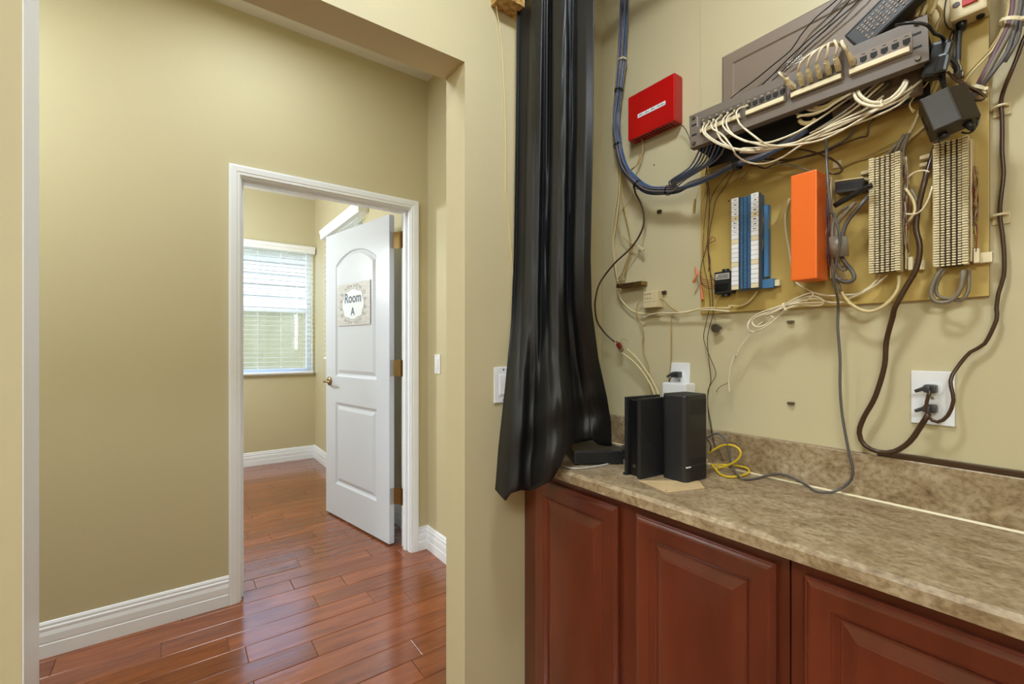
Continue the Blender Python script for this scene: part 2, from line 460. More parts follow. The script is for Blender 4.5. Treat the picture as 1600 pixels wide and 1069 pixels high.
moul = [(0, 0), (.004, -.0015), (.010, -.006), (.020, -.0095), (.026, -.0095), (.036, -.006), (.050, -.0015)]
for sgn, y in ((1, DT), (-1, 0)):
    face_with_holes(d1, outer, [arch_loop(*top_p, 0), arch_loop(*bot_p, 0)], y)
    for pr in (top_p, bot_p):
        d1.rings([[dm @ Vector((x, y + sgn*d, z)) for x, z in arch_loop(*pr, ins)] for ins, d in moul])
vs = [dm @ Vector((x, y, z)) for y in (0, DT) for x, z in outer]
d1.add(vs, [(0,1,5,4),(1,2,6,5),(2,3,7,6),(3,0,4,7)])
door = d1.build('door_1', M['door'], kind='structure', origin=(HX, HY, .012))
# lever handle: rose, neck, lever
hd = MB(); hz = .975; hx = DWd-.06
def L3(x, y, z): return dm @ Vector((x, y, z))
for sg, y in ((1, DT), (-1, 0)):
    hd.cyl(L3(hx, y, hz), L3(hx, y+sg*.008, hz), .032, 20)
    hd.cyl(L3(hx, y+sg*.008, hz), L3(hx, y+sg*.045, hz), .011, 12)
    hd.tube(spline([L3(hx, y+sg*.045, hz), L3(hx-.03, y+sg*.052, hz+.002), L3(hx-.075, y+sg*.05, hz+.001), L3(hx-.105, y+sg*.044, hz-.003)]), .0085, 8)
o = hd.build('door_handle', M['brass'], door, smooth=True)
for hzc in (1.895, 1.095, .295):
    hg = MB()
    hg.box((-.0022, .002, hzc-.051), (0, DT-.004, hzc+.051), dm)
    lf = hg.build('hinge', M['leaf'], door)
    pin = MB()
    px_, py_ = JR-.006, YHB+.012
    for k in range(5):
        za = hzc+.012-.051+k*.0204
        pin.cyl((px_, py_, za), (px_, py_, za+.0192), .0068, 12)
    pin.cyl((px_, py_, hzc+.012-.056), (px_, py_, hzc+.012+.056), .0045, 10)
    pin.box((JR-.0025, YHB-.032, hzc+.012-.051), (JR-.0002, YHB+.008, hzc+.012+.051))
    pin.add([L3(-.001, .003, hzc-.051), (px_, py_, hzc+.012-.051), (px_, py_, hzc+.012+.051), L3(-.001, .003, hzc+.051),
             L3(-.003, .004, hzc-.051), (px_-.002, py_+.003, hzc+.012-.051), (px_-.002, py_+.003, hzc+.012+.051), L3(-.003, .004, hzc+.051)],
            [(0,1,2,3),(4,7,6,5),(0,4,5,1),(1,5,6,2),(2,6,7,3),(3,7,4,0)])
    pin.build('hinge_knuckle', M['brass'], lf)

# ------------------------------------------------------------------ windows
def window(name, axis, plane, a0, a1, z0, z1, out):
    def bx(m, u0, u1, w0, w1, zz0, zz1):       # u along the wall, w out of it
        if axis == 'x': m.box((u0, plane+w0, zz0), (u1, plane+w1, zz1))
        else: m.box((plane+w0, u0, zz0), (plane+w1, u1, zz1))
    f = MB(); t = .045
    bx(f, a0, a0+t, .09, .13, z0, z1); bx(f, a1-t, a1, .09, .13, z0, z1); bx(f, a0+t, a1-t, .09, .13, z0, z0+t); bx(f, a0+t, a1-t, .09, .13, z1-t, z1)
    fr = struct(name, f, M['white'])
    r = MB(); zm = (z0+z1)/2; bx(r, a0+t, a1-t, .088, .12, zm-.018, zm+.018); r.build('window_rail', M['white'], fr)
    g = MB(); bx(g, a0+t, a1-t, .104, .108, z0+t, z1-t); g.build('window_glass', M['glass'], fr)
    s = MB(); bx(s, a0, a1, 0, .09, z0-.0, z0+.012)
    bx(s, a0, a1, -.012, 0, z0-.02, z0+.012); s.build('window_sill', M['white'], fr)
    return fr
M['glass'] = mat('window_glass', (255, 255, 255), 0.0, trans=1.0, ior=1.45)
gm = M['glass']; nt = gm.node_tree; b_ = nt.nodes['Principled BSDF']; out_ = nt.nodes['Material Output']
tr_ = nt.nodes.new('ShaderNodeBsdfTransparent'); gl_ = nt.nodes.new('ShaderNodeBsdfGlossy'); gl_.inputs['Roughness'].default_value = 0.02
mx_ = nt.nodes.new('ShaderNodeMixShader'); mx_.inputs[0].default_value = .06
nt.links.new(tr_.outputs[0], mx_.inputs[1]); nt.links.new(gl_.outputs[0], mx_.inputs[2]); nt.links.new(mx_.outputs[0], out_.inputs[0])
window('window_1', 'x', YF, WN[0], WN[1], WN[2], WN[3], 1)
window('window_2', 'y', XS, W2[0], W2[1], W2[2], W2[3], 1)

M['blind'] = mat('white_blind_slat', (238, 238, 234), .45)
bl = empty('window_blind', ((WN[0]+WN[1])/2, YF-.04, WN[2]), 'white horizontal slat blind, open, on the wide far window of the room beyond the door', 'blind')
# head rail with a moulded valance
x0, x1 = WN[0]-.01, WN[1]+.012
v = MB(); yv = YF-.062
v.prism([(YF-.004, 2.265), (yv, 2.265), (yv-.004, 2.272), (yv-.004, 2.30), (yv-.010, 2.306), (yv-.012, 2.335), (yv-.004, 2.345), (YF-.004, 2.345)], 0, x0, x1)
v.build('valance', M['blind'], bl)
SP = .0485; z = 2.24; k = 0
while z > WN[2]+.03:
    MB().box((x0+.012, YF-.055, z-.0014), (x1-.014, YF-.006, z+.0014)).build('slat', M['blind'], bl)
    z -= SP
MB().bbox((x0+.012, YF-.056, WN[2]-.004), (x1-.014, YF-.006, WN[2]+.014), .003).build('bottom_rail', M['blind'], bl)
for xc in (-.2, .12, .45, .68, .90, 1.13):
    l = MB(); l.cyl((xc, YF-.0555, WN[2]), (xc, YF-.0555, 2.27), .0009, 6); l.cyl((xc, YF-.0055, WN[2]), (xc, YF-.0055, 2.27), .0009, 6)
    l.build('ladder_cord', M['blind'], bl)
b2 = empty('window_blind', (XS-.05, 4.25, 1.13), 'white slat blind half hidden behind the open door, with boxed valance', 'blind')
v = MB(); v.prism([(XS-.001, 2.325), (XS-.075, 2.325), (XS-.080, 2.332), (XS-.080, 2.372), (XS-.088, 2.380), (XS-.092, 2.408), (XS-.084, 2.416), (XS-.001, 2.416)], 1, 3.66, 4.86)
v.build('valance', M['blind'], b2)
z = 2.29
while z > 1.15:
    MB().box((XS-.062, 3.74, z-.0014), (XS-.014, 4.80, z+.0014)).build('slat', M['blind'], b2)
    z -= SP
MB().bbox((XS-.062, 3.74, 1.118), (XS-.014, 4.80, 1.136), .003).build('bottom_rail', M['blind'], b2)
for yc in (3.85, 4.27, 4.70):
    l = MB(); l.cyl((XS-.0625, yc, 1.13), (XS-.0625, yc, 2.33), .0009, 6); l.build('ladder_cord', M['blind'], b2)

# ------------------------------------------------------------------ outside
struct('ground', MB().box((-14, YF+.15, -.35), (16, 30, -.25)), mat('dry_lawn', (126, 132, 92), .9, vary=(4, (150, 150, 110), U1, .3, .7, 5)))
nb = empty('house', (-1.0, 9.2, -.3), 'neighbouring house with pale upper siding above a shaded olive wall, seen through the blind', 'house')
M['siding'] = mat('pale_siding', (138, 141, 142), .7); M['olive'] = mat('olive_stucco', (88, 88, 66), .85, bump=(60, .4, U1), vary=(3, (94, 94, 71), U1, .3, .7, 3))
box('wall', (-9, 9.2, -.3), (2.02, 12, 1.95), M['olive'], nb)
z = 1.95; 
while z < 3.0:
    m_ = MB(); m_.prism([(9.10, z), (9.24, z), (9.24, z+.2), (9.13, z+.2)], 0, -9, 2.02); m_.build('siding_board', M['siding'], nb); z += .2
box('corner_board', (2.02, 9.08, -.3), (2.12, 9.3, 3.05), M['siding'], nb)
rf = MB(); rf.prism([(8.75, 3.0), (8.75, 3.12), (11, 3.9), (13.4, 3.12), (13.4, 3.0)], 0, -9.3, 2.5); rf.build('roof', mat('grey_shingle', (120, 116, 112), .9), nb)
h2 = empty('house', (6.0, 14, -.3), 'second house farther off with an orange door, at the blind right edge', 'house')
box('wall', (2.6, 14, -.3), (10, 18, 2.9), M['siding'], h2)
rf = MB(); rf.prism([(13.6, 2.85), (13.6, 3.0), (16, 4.4), (18.4, 3.0), (18.4, 2.85)], 0, 2.3, 10.3); rf.build('roof', M['orange'] if False else mat('brown_shingle', (150, 120, 96), .9), h2)
box('door', (3.35, 13.94, -.2), (3.9, 14.0, 1.2), mat('terracotta_paint', (206, 122, 76), .6), h2)
# ------------------------------------------------------------------ cabinets and worktop
CH = M['cherry']; FX = .927
def ring_loop(x, y0, y1, z0, z1, ins):
    return [(x, y0+ins, z0+ins), (x, y1-ins, z0+ins), (x, y1-ins, z1-ins), (x, y0+ins, z1-ins)]
def cab_door(parent, y0, y1, z0=.13, z1=.827):
    m = MB()
    pr = [(FX-.001, 0), (.9155, 0), (.9135, .0025), (.9135, .005), (.9105, .009), (.909, .0135), (.909, .044), (.911, .0455), (.911, .0475), (.9135, .050), (.918, .054), (.9195, .056)]
    m.rings([ring_loop(x, y0, y1, z0, z1, i) for x, i in pr], cap=False)
    b = ring_loop(FX-.001, y0, y1, z0, z1, 0); m.add(b, [(0,1,2,3)])
    d = m.build('door', CH, parent)
    p = MB(); pr = [(.922, .053), (.918, .0565), (.9175, .060), (.9145, .068), (.9115, .076), (.9105, .080), (.9098, .082)]
    p.rings([ring_loop(x, y0, y1, z0, z1, i) for x, i in pr]); p.build('panel', CH, d)
def cabinet(y0, y1, doors, label):
    r = empty('base_cabinet', ((FX+W)/2, (y0+y1)/2, 0), label, 'cabinet', None)
    g = .0006
    box('body', (FX+.02, y0+g, .10), (W-.004, y1-g, .858), CH, r)
    f = MB(); zt, zb = .858, .10
    ds = sorted(doors); edges = [y0+g] + [e for d in ds for e in (d[0]+.012, d[1]-.012)] + [y1-g]
    for i in range(0, len(edges), 2): f.box((FX, edges[i], zb), (FX+.02, edges[i+1], zt))
    for d in ds:
        f.box((FX, d[0]+.012, zt-.045), (FX+.02, d[1]-.012, zt)); f.box((FX, d[0]+.012, zb), (FX+.02, d[1]-.012, zb+.04))
    f.build('face_frame', CH, r)
    box('toe_kick', (FX+.06, y0+g, 0), (W-.004, y1-g, .10), CH, r)
    for d in ds: cab_door(r, *d)
cabinet(.378, E-.003, [(.7826, 1.118), (.398, .7257)], 'cherry two-door base cabinet under the left end of the worktop, beside the curtain')
cabinet(-.435, .376, [(.022, .3500), (-.365, -.036)], 'cherry base cabinet under the near right end of the worktop')
cabinet(-1.25, -.437, [(-.79, -.46), (-1.17, -.85)], 'cherry base cabinet farthest right, out past the frame edge')
ct = MB(); ct.prism([(.883, .859), (.883, .8805), (.8905, .889), (W-.0005, .889), (W-.0005, .859)], 1, -1.495, E-.001)
ctop = ct.build('countertop', M['counter'], None, 'mottled travertine laminate worktop on the cherry cabinets', 'worktop')
bs = MB(); bs.prism([(W-.02, .8895), (W-.02, .990), (W-.0185, .992), (W-.0005, .992), (W-.0005, .8895)], 1, -1.495, E-.001); bs.build('backsplash', M['counter'], ctop)
cb = MB(); cb.prism([(W-.0235, .8892), (W-.0198, .8932), (W-.0198, .8892)], 1, -1.495, E-.001); cb.build('caulk_bead', M['cream'], ctop)
ys = wallp(1374, 706).y
sb = MB(); sb.prism([(W-.015, .9922), (W-.015, 1.0015), (W-.012, 1.0035), (W-.0005, 1.0035), (W-.0005, .9922)], 1, -1.49, ys)
sb.build('filler_strip', M['c_brown'], None, 'thin dark brown strip lying along the top of the backsplash at right', 'trim strip')

# ------------------------------------------------------------------ curtain
def interp(tab, x):
    if x <= tab[0][0]: return tab[0][1]
    for (a, p), (b, q) in zip(tab, tab[1:]):
        if x <= b:
            t = (x-a)/(b-a); return p + (q-p)*t
    return tab[-1][1]
def blur(tab, x, w=.011):
    return (interp(tab, x-w)+2*interp(tab, x-w/2)+2*interp(tab, x)+2*interp(tab, x+w/2)+interp(tab, x+w))/8
def sm(t): t = max(0, min(1, t)); return t*t*(3-2*t)
Ltab = [(-300, 809), (0, 808), (200, 806), (400, 803), (500, 799), (600, 790), (700, 779), (765, 774), (800, 773)]
Rtab = [(-300, 928), (0, 928), (200, 927), (400, 923), (480, 924.5), (560, 935), (620, 948), (660, 954.5), (697, 955.5)]
Btab = [(0, 765), (.09, 783), (.135, 771), (.22, 766), (.32, 767), (.47, 752), (.50, 745), (.563, 724), (.60, 706), (.66, 694), (.74, 690), (.83, 688), (.885, 695), (.94, 697), (1, 697)]
Ttop = [(0, 1.43), (1, 1.185)]
Tbot = [(0, 1.34), (.09, 1.31), (.3, 1.275), (.47, 1.25), (.563, 1.26), (.60, 1.285), (.66, 1.32), (.74, 1.34), (.83, 1.355), (.885, 1.37), (1, 1.40)]
F0 = [(0, -.015), (.02, -.03), (.17, -.028), (.19, .028), (.30, .036), (.41, .030), (.425, -.055), (.445, -.055), (.46, .028), (.56, .034), (.64, .024), (.66, .012), (.70, .018), (.72, -.005), (.85, -.008), (1, -.014)]
F1 = [(0, -.012), (.02, -.03), (.14, -.024), (.16, .026), (.24, .034), (.33, .020), (.35, -.045), (.46, -.050), (.48, .022), (.57, .034), (.66, .02), (.68, -.040), (.77, -.040), (.785, .006), (.90, .004), (1, -.028)]
F2 = [(0, -.006), (.06, .016), (.11, .024), (.20, .014), (.235, -.020), (.30, -.036), (.35, -.012), (.42, .026), (.50, .038), (.60, .032), (.65, .012), (.668, -.024), (.76, -.030), (.84, -.014), (.92, -.004), (1, .0)]
NU, NV = 150, 130
cv = MB(); vs = []
rw = random.Random(3)
wr = [(rw.uniform(.05, .95), rw.uniform(.25, .98), rw.uniform(.03, .08), rw.uniform(.015, .05), rw.uniform(-.9, .9), rw.uniform(-.006, .008)) for _ in range(46)]
for jv in range(NV+1):
    v = jv/NV
    for iu in range(NU+1):
        u = iu/NU
        yb = interp(Btab, u); ytop = -290
        py = ytop + (yb - ytop)*v
        L_, R_ = interp(Ltab, py), interp(Rtab, py)
        px = L_ + (R_-L_)*u
        tb = sm((py - 380)/340)
        t = interp(Ttop, u)*(1-tb) + interp(Tbot, u)*tb
        if py < 380: w1 = sm((py+100)/480); fd = blur(F0, u)*(1-w1) + blur(F1, u)*w1
        else: w1 = sm((py-430)/220); fd = blur(F1, u)*(1-w1) + blur(F2, u, .02)*w1
        if py > 560:                                  # sagging cross folds near the hem
            k = sm((py-560)/120)
            fd += k*.010*math.sin(py*.075 + u*9)*math.exp(-((u-.42)/.2)**2)
            fd += k*.014*math.exp(-((u-.80)/.13)**2)*math.sin((py-640)*.11 + u*5)
        for (uc, vc, su, sv, sl, am) in wr:
            du = (u-uc) - sl*(v-vc); fd += am*math.exp(-(du/su)**2*6 - ((v-vc)/sv)**2*1.5)
        if v > .97: fd += .004*(v-.97)/.03
        vs.append(EYE + ray(px, py)*(t - fd))
fs = [(j_*(NU+1)+i, j_*(NU+1)+i+1, (j_+1)*(NU+1)+i+1, (j_+1)*(NU+1)+i) for j_ in range(NV) for i in range(NU)]
cv.add(vs, fs)
cur = cv.build('curtain', M['satin'], None, 'bunched black satin curtain whose hem lies over the worktop corner', 'curtain', smooth=True)
bm = bmesh.new(); bm.from_mesh(cur.data); bmesh.ops.smooth_vert(bm, verts=[v for v in bm.verts if not v.is_boundary], factor=.5, use_axis_x=True, use_axis_y=True, use_axis_z=True); bmesh.ops.smooth_vert(bm, verts=[v for v in bm.verts if not v.is_boundary], factor=.5, use_axis_x=True, use_axis_y=True, use_axis_z=True); bm.to_mesh(cur.data); bm.free()
so = cur.modifiers.new('thickness', 'SOLIDIFY'); so.thickness = .0022; so.offset = 0
# side hem with its stitched fold
hem = MB(); hp = []
for jv in range(0, NV+1, 2):
    iu = int(NU*.655 + jv*.12) if jv < 80 else int(NU*.655 + 80*.12)
    hp.append(Vector(vs[jv*(NU+1)+min(iu, NU)]) - ray(800, 542).normalized()*.003)
hem.tube(hp[:int(len(hp)*.66)], .0022, 6); hem.build('hem_seam', M['satin'], cur, smooth=True)
rd = empty('curtain_rod', (.87, .6, 2.50), 'curtain rod above the frame carrying the black satin curtain', 'rod')
m = MB(); m.cyl((.872, -1.45, 2.555), (.872, E-.02, 2.555), .012, 16); m.build('rod', M['metal'], rd, smooth=True)
blk = MB(); pb = endp(767, 8); 
blk.box((pb.x, E-.06, pb.z-.004), (pb.x+.115, E-.001, pb.z+.24)); 
blk.build('wood_block', M['osb'], None, 'chipboard block fixed to the wall at the very top beside the curtain', 'wood block')

# ------------------------------------------------------------------ switches and outlets
def plate(name, c, ax, w, h, label, cat):
    e = empty(name, c, label, cat); x, y, z = c
    def B(nm, u0, u1, z0, z1, d0, d1, m_, par, bev=None):
        a, b = ((x-d0, y-u0, z+z0), (x-d1, y-u1, z+z1)) if ax == 'x' else ((x+u0, y-d0, z+z0), (x+u1, y-d1, z+z1))
        return box(nm, a, b, m_, par, bevel=bev)
    B('wall_plate', -w/2, w/2, -h/2, h/2, 0.0003, .006, M['white_pl'], e, .002)
    return e, B
def rocker(c, ax, label):
    e, B = plate('light_switch', c, ax, .070, .114, label, 'switch')
    B('switch_frame', -.0175, .0175, -.034, .034, .0055, .0072, M['white_pl'], e, .0006)
    B('rocker', -.0150, .0150, -.031, .031, .007, .0098, M['white_pl'], e, .0018)
    for s in (-1, 1): B('screw', -.003, .003, s*.0485-.003, s*.0485+.003, .0055, .0066, M['metal'], e, .0008)
rocker((.804+.035, E, 1.119), 'y', 'white rocker light switch on the end wall, partly behind the black curtain')
rocker((XS, 2.438, 1.137), 'x', 'small white light switch on the hall side wall, right of the door casing')
def outlet(c, label):
    e, B = plate('wall_outlet', c, 'x', .070, .114, label, 'outlet')
    for s in (-1, 1):
        x, y, z = c; zc = z + s*.0195
        r = MB(); pts = [(y+.0168*math.cos(t), zc+max(-.0125, min(.0125, .0168*math.sin(t)))) for t in [2*math.pi*i/28 for i in range(28)]]
        r.prism(pts, 0, x-.0055, x-.0082); rc = r.build('receptacle', M['white_pl'], e)
        q = MB()
        q.box((x-.0080, y-.0075, zc-.001), (x-.0085, y-.0055, zc+.0065)); q.box((x-.0080, y+.0055, zc-.001), (x-.0085, y+.0075, zc+.0055)); q.cyl((x-.0080, y, zc-.0065), (x-.0085, y, zc-.0065), .0022, 10)
        q.build('slot', M['dark'], rc)
    B('screw', -.003, .003, -.003, .003, .0055, .0066, M['metal'], e, .0008)
    return e
outlet((W, .249, 1.131), 'white duplex outlet with two dark plugs on the right of the wall')
outlet((W, .854, 1.132), 'white duplex outlet behind the black tower router')
def plug(pos, label, flip=1, s=1.0):
    x, y, z = pos; m = MB()
    m.bbox((x-.026*s, y-.013*s, z-.011*s), (x, y+.013*s, z+.011*s), .004)
    m.bbox((x-.036*s, y+flip*.004-.008*s, z-.008*s), (x-.022*s, y+flip*.004+.008*s, z+.008*s), .003)
    m.cyl((x-.030*s, y+flip*.012*s, z), (x-.030*s, y+flip*.028*s, z-.008*s), .0052*s, 12, .0042*s)
    return m.build('power_plug', M['c_dgrey'], None, label, 'plug', smooth=False)
plug((W-.0085, .249, 1.1515), 'dark power plug in the upper socket of the right-hand outlet', s=.8)
plug((W-.0085, .249, 1.1095), 'dark power plug in the lower socket of the right-hand outlet', s=.8)
plug((W-.0085, .853, 1.1515), 'black power plug in the outlet above the white adapter', s=.9)
m = MB(); m.bbox((W-.062, .795, 1.066), (W-.0085, .879, 1.128), .005); ad = m.build('power_adapter', M['white_pl'], None, 'white blocky plug-in adapter just above the black tower router', 'adapter')
box('seam', (W-.0625, .80, 1.094), (W-.0619, .874, 1.0955), M['c_lgrey'], ad)

# ------------------------------------------------------------------ routers on the worktop
CT = .889
def frame(o, u):       # local x along u (level), local y = left normal, z up
    u = Vector((u[0], u[1], 0)).normalized(); n = Vector((-u.y, u.x, 0))
    return Matrix(((u.x, n.x, 0, o[0]), (u.y, n.y, 0, o[1]), (0, 0, 1, o[2]), (0, 0, 0, 1)))
BP = M['black_pl']
def dots(mb, fr, face, a0, a1, z0, z1, step, r, keep=None):
    row = 0; z = z0
    while z <= z1:
        a = a0 + (step/2 if row % 2 else 0)
        while a <= a1:
            if keep is None or keep(a, z):
                p = fr @ (Vector((a, face, z)) if face is not None else Vector((0, a, z)))
                d = (fr.to_3x3() @ (Vector((0, -1, 0)) if face is not None else Vector((-1, 0, 0))))
                mb.cyl(p - d*.0006, p + d*.00035, r, 6)
            a += step
        z += step*.8; row += 1
# tower router: rounded-corner prism
f2 = frame((1.048, .674, CT), (.0954, -.0068))
r2 = empty('router', (1.095, .715, CT), 'black tower router with dotted vents and a pale light bar, front of the pair', 'router')
def rr(w, d, rad, ins=0, n=6):
    pts = []
    for (cx, cy, a0) in ((rad, rad, 180), (w-rad, rad, 270), (w-rad, d-rad, 0), (rad, d-rad, 90)):
        for i in range(n+1):
            a = math.radians(a0 + 90*i/n); pts.append((cx + (rad-ins)*math.cos(a), cy + (rad-ins)*math.sin(a)))
    return pts
WR, DR, HR = .0956, .076, .226
m = MB(); prof = [(.0, .0015), (.002, 0), (.040, 0), (.0405, .0006), (.0412, .0006), (.0417, 0), (.221, 0), (.2245, .0012), (.226, .004)]
lo = [[f2 @ Vector((x, y, z)) for x, y in rr(WR, DR, .013, ins)] for z, ins in prof]
m.rings(lo); m.f.append(tuple(range(len(lo[0])))); m.build('case', BP, r2)
m = MB(); dots(m, f2, 0, .020, .088, .176, .214, .0062, .0019); dots(m, f2, 0, .020, .088, .008, .062, .0062, .0019, lambda a, z: not (.038 < z < .046))
m.build('vent_hole', M['dark'], r2, kind='stuff')
m = MB(); m.box((.0, -.0005, .038), (.0, -.0005, .038)); m = MB(); m.bbox((.004, -.0008, .0388), (.022, .002, .0418), .0004, f2); m.build('light_bar', M['white_pl'], r2)
m = MB(); 
for k in range(9): m.box((.012+k*.009, .012, .2255), (.016+k*.009, .064, .2262), f2)
m.build('top_vent', M['dark'], r2, kind='stuff')
# slab router behind it
f1 = frame((.9855, .7665, CT), (.995, -.085))
r1 = empty('router', (1.05, .80, CT), 'black slab router with a recessed side and peppered vent holes, left of the pair', 'router')
m = MB(); m.bbox((0, 0, 0), (.135, .011, .2127), .0015, f1); m.build('front_plate', BP, r1)
m = MB(); m.bbox((.002, .049, 0), (.135, .059, .2135), .0015, f1); m.bbox((-.002, .049, 0), (.012, .061, .006), .001, f1); m.build('back_plate', BP, r1)
m = MB(); m.bbox((.010, .011, .004), (.132, .049, .206), .0015, f1); core = m.build('case', M['black_gl'], r1)
m = MB(); pc = [f1 @ Vector((.0094, .03+.006*math.cos(t), .028+.006*math.sin(t))) for t in [math.pi/2*k for k in range(4)]]
pd = [p - (f1.to_3x3() @ Vector((.0006, 0, 0))) for p in pc]; m.rings([pc, pd]); m.build('badge', M['steel'], r1)
m = MB(); dots(m, f1, 0, .006, .130, .010, .205, .0058, .0017, lambda a, z: z > .045 + (.07-a)*1.4 if a < .07 else z > .03)
m.build('vent_hole', M['dark'], r1, kind='stuff')
# flat modem under the curtain hem
f3 = frame((.944, .972, CT), (.849, -.528))
mo = empty('modem', (1.04, .99, CT), 'flat black modem half covered by the curtain hem', 'modem')
m = MB(); m.bbox((0, 0, .003), (.1496, .14, .042), .003, f3); m.build('case', BP, mo)
m = MB()
for i in range(30):
    for k in range(7): m.box((.008+i*.0046, -.0006, .007+k*.0045), (.0112+i*.0046, .0005, .0098+k*.0045), f3)
m.build('vent_hole', M['dark'], mo, kind='stuff')
m = MB()
for a, b in ((.012, .012), (.135, .012), (.012, .125), (.135, .125)): m.cyl(f3 @ Vector((a, b, 0)), f3 @ Vector((a, b, .004)), .006, 10)
m.build('foot', M['dark'], mo)
m = MB(); m.bbox((1.125, .905, CT), (1.215, .985, CT+.030), .003); m.build('network_adapter', BP, None, 'small low black box behind the modem, beside the slab router', 'adapter')
# cardboard tag under the tower router
q = [zp(997.7, 751.4, CT), zp(1041, 770.3, CT), zp(1101, 763.4, CT), zp(1092, 752, CT)]
m = MB(); m.rings([[Vector(p)+Vector((0, 0, .0002)) for p in q], [Vector(p)+Vector((0, 0, .0012)) for p in q]])
tg = m.build('cardboard_tag', M['card'], None, 'tan cardboard tag lying under the tower router', 'card')
hp_ = zp(1041, 767, CT+.0013); m = MB(); m.cyl(hp_, hp_+Vector((0, 0, .0003)), .0022, 12); m.build('punch_hole', M['dark'], tg)

# ------------------------------------------------------------------ room sign on the door
sg = empty('door_sign', tuple(L3(.45, DT+.003, 1.385)), 'pale rectangular room sign with a scrolled frame reading Room A on the white door', 'sign')
S0, S1, SZ0, SZ1 = .222, .678, 1.376, 1.668      # on the slab (local x, z-.012)
M['sign'] = mat('sign_board', (206, 204, 198), .5, vary=(14, (188, 186, 182), (1, 1, 6), .35, .65, 3)); M['sign_in'] = mat('sign_centre', (226, 232, 238), .5)
M['sign_ink'] = mat('sign_scroll_ink', (164, 160, 154), .6); M['ink'] = mat('sign_letter_ink', (84, 96, 110), .6)
m = MB(); m.box((S0, DT+.0005, SZ0), (S1, DT+.005, SZ1), dm); m.build('board', M['sign'], sg)
cx_, cz_ = (S0+S1)/2, (SZ0+SZ1)/2
m = MB(); pts = []
for i in range(64):
    t = 2*math.pi*i/64; k = 1 + .05*math.cos(8*t) ; pts.append((cx_+.148*k*math.copysign(abs(math.cos(t))**.75, math.cos(t)), cz_+.100*k*math.copysign(abs(math.sin(t))**.75, math.sin(t))))
m.rings([[dm @ Vector((x, DT+.0046, z)) for x, z in pts], [dm @ Vector((x, DT+.0056, z)) for x, z in pts]]); m.build('centre', M['sign_in'], sg)
m = MB()
m.tube([dm @ Vector((x, DT+.006, z)) for x, z in pts+pts[:1]], .0012, 5)
for sx in (-1, 1):
    for sz in (-1, 1):
        for (ox, oz, r0, tw) in ((.06, .118, .020, 2.6), (.10, .112, .014, -2.4), (.155, .07, .018, 2.4), (.168, .03, .014, -2.6), (.022, .122, .012, 2.2)):
            sp = [dm @ Vector((cx_+sx*(ox + r0*(1-k/22)*math.cos(tw*math.pi*k/22)), DT+.006, cz_+sz*(oz + r0*(1-k/22)*math.sin(tw*math.pi*k/22)))) for k in range(19)]
            m.tube(sp, .0011, 4)
m.build('scroll_frame', M['sign_ink'], sg)
# local text plane: text x must run right as seen from the hall (towards the hinge = -local x)
tm = dm @ Matrix.Translation((cx_, DT+.0062, cz_)) @ Matrix(((-1, 0, 0, 0), (0, 0, 1, 0), (0, 1, 0, 0), (0, 0, 0, 1)))
text_mesh('lettering', 'Room', .095, M['ink'], tm @ Matrix.Translation((0, .040, 0)), sg, bold=.0016)
text_mesh('lettering', 'A', .075, M['ink'], tm @ Matrix.Translation((0, -.052, 0)), sg, bold=.0016)
# ------------------------------------------------------------------ backboard and what hangs on it
BT = .012; BX = W-BT
by1, by0 = .777, .164
m = MB(); m.bbox((BX, by0, 1.340), (W-.0003, by1, 2.56), .0012); m.build('backboard', M['ply'], None, 'mustard shade-tinted plywood board on the wall behind the wiring', 'board')

# red box
rb = empty('alarm_box', (W-.024, .935, 1.948), 'shiny red wall box with a slanting white label strip', 'box')
yA, yB, zA, zB = 1.028, .845, 1.950, 2.100
m = MB(); m.bbox((W-.045, yB, zA), (W-.001, yA, zB), .004); m.build('case', M['red'], rb)
m = MB(); m.bbox((W-.0462, yA-.150, 0.0), (W-.0445, yA-.042, 0.013), .0003, Matrix.Translation((0, 0, 2.012))); m.build('label_strip', M['white_pl'], rb)
m = MB()
for k in range(26):
    if k in (5, 11, 17): continue
    m.box((W-.0464, yA-.046-k*.0039, 2.0165), (W-.0461, yA-.0485-k*.0039, 2.0165+.002+.0018*((k*7) % 3)))
m.build('lettering', M['dark'], rb)
m = MB()
for k in range(12): m.box((W-.040, yB+.02+k*.0125, zA-.0006), (W-.010, yB+.025+k*.0125, zA+.0004))
m.build('vent_slot', M['dark'], rb, kind='stuff')

# large taupe case behind the patch panel
tcs = empty('equipment_case', (BX-.024, .48, 1.765), 'large flat taupe steel case behind the patch panel', 'case')
cy0, cy1, cz0, cz1, cxf = .255, .685, 1.765, 2.30, 1.240
m = MB()
def topz(y): return 2.060
m.bbox((cxf+.004, cy0, cz0), (BX-.0005, cy1, 2.060), .003); m.build('case', M['taupe'], tcs)
m = MB(); m.rings([ring_loop(cxf+.0045, cy0, cy1, cz0, 2.060, .0), ring_loop(cxf+.0005, cy0, cy1, cz0, 2.060, .006), ring_loop(cxf, cy0, cy1, cz0, 2.060, .032), ring_loop(cxf+.003, cy0, cy1, cz0, 2.060, .036)]); m.build('cover', M['taupe'], tcs)
m = MB()
for k in range(2): m.box((cxf+.0022, .515-.0, 1.952-k*.006), (cxf+.0032, .475-k*.004, 1.9535-k*.006))
for k in range(7): m.box((cxf+.0022, .513-k*.005, 1.956), (cxf+.0032, .510-k*.005, 1.961))
m.build('printed_mark', M['white_pl'], tcs)

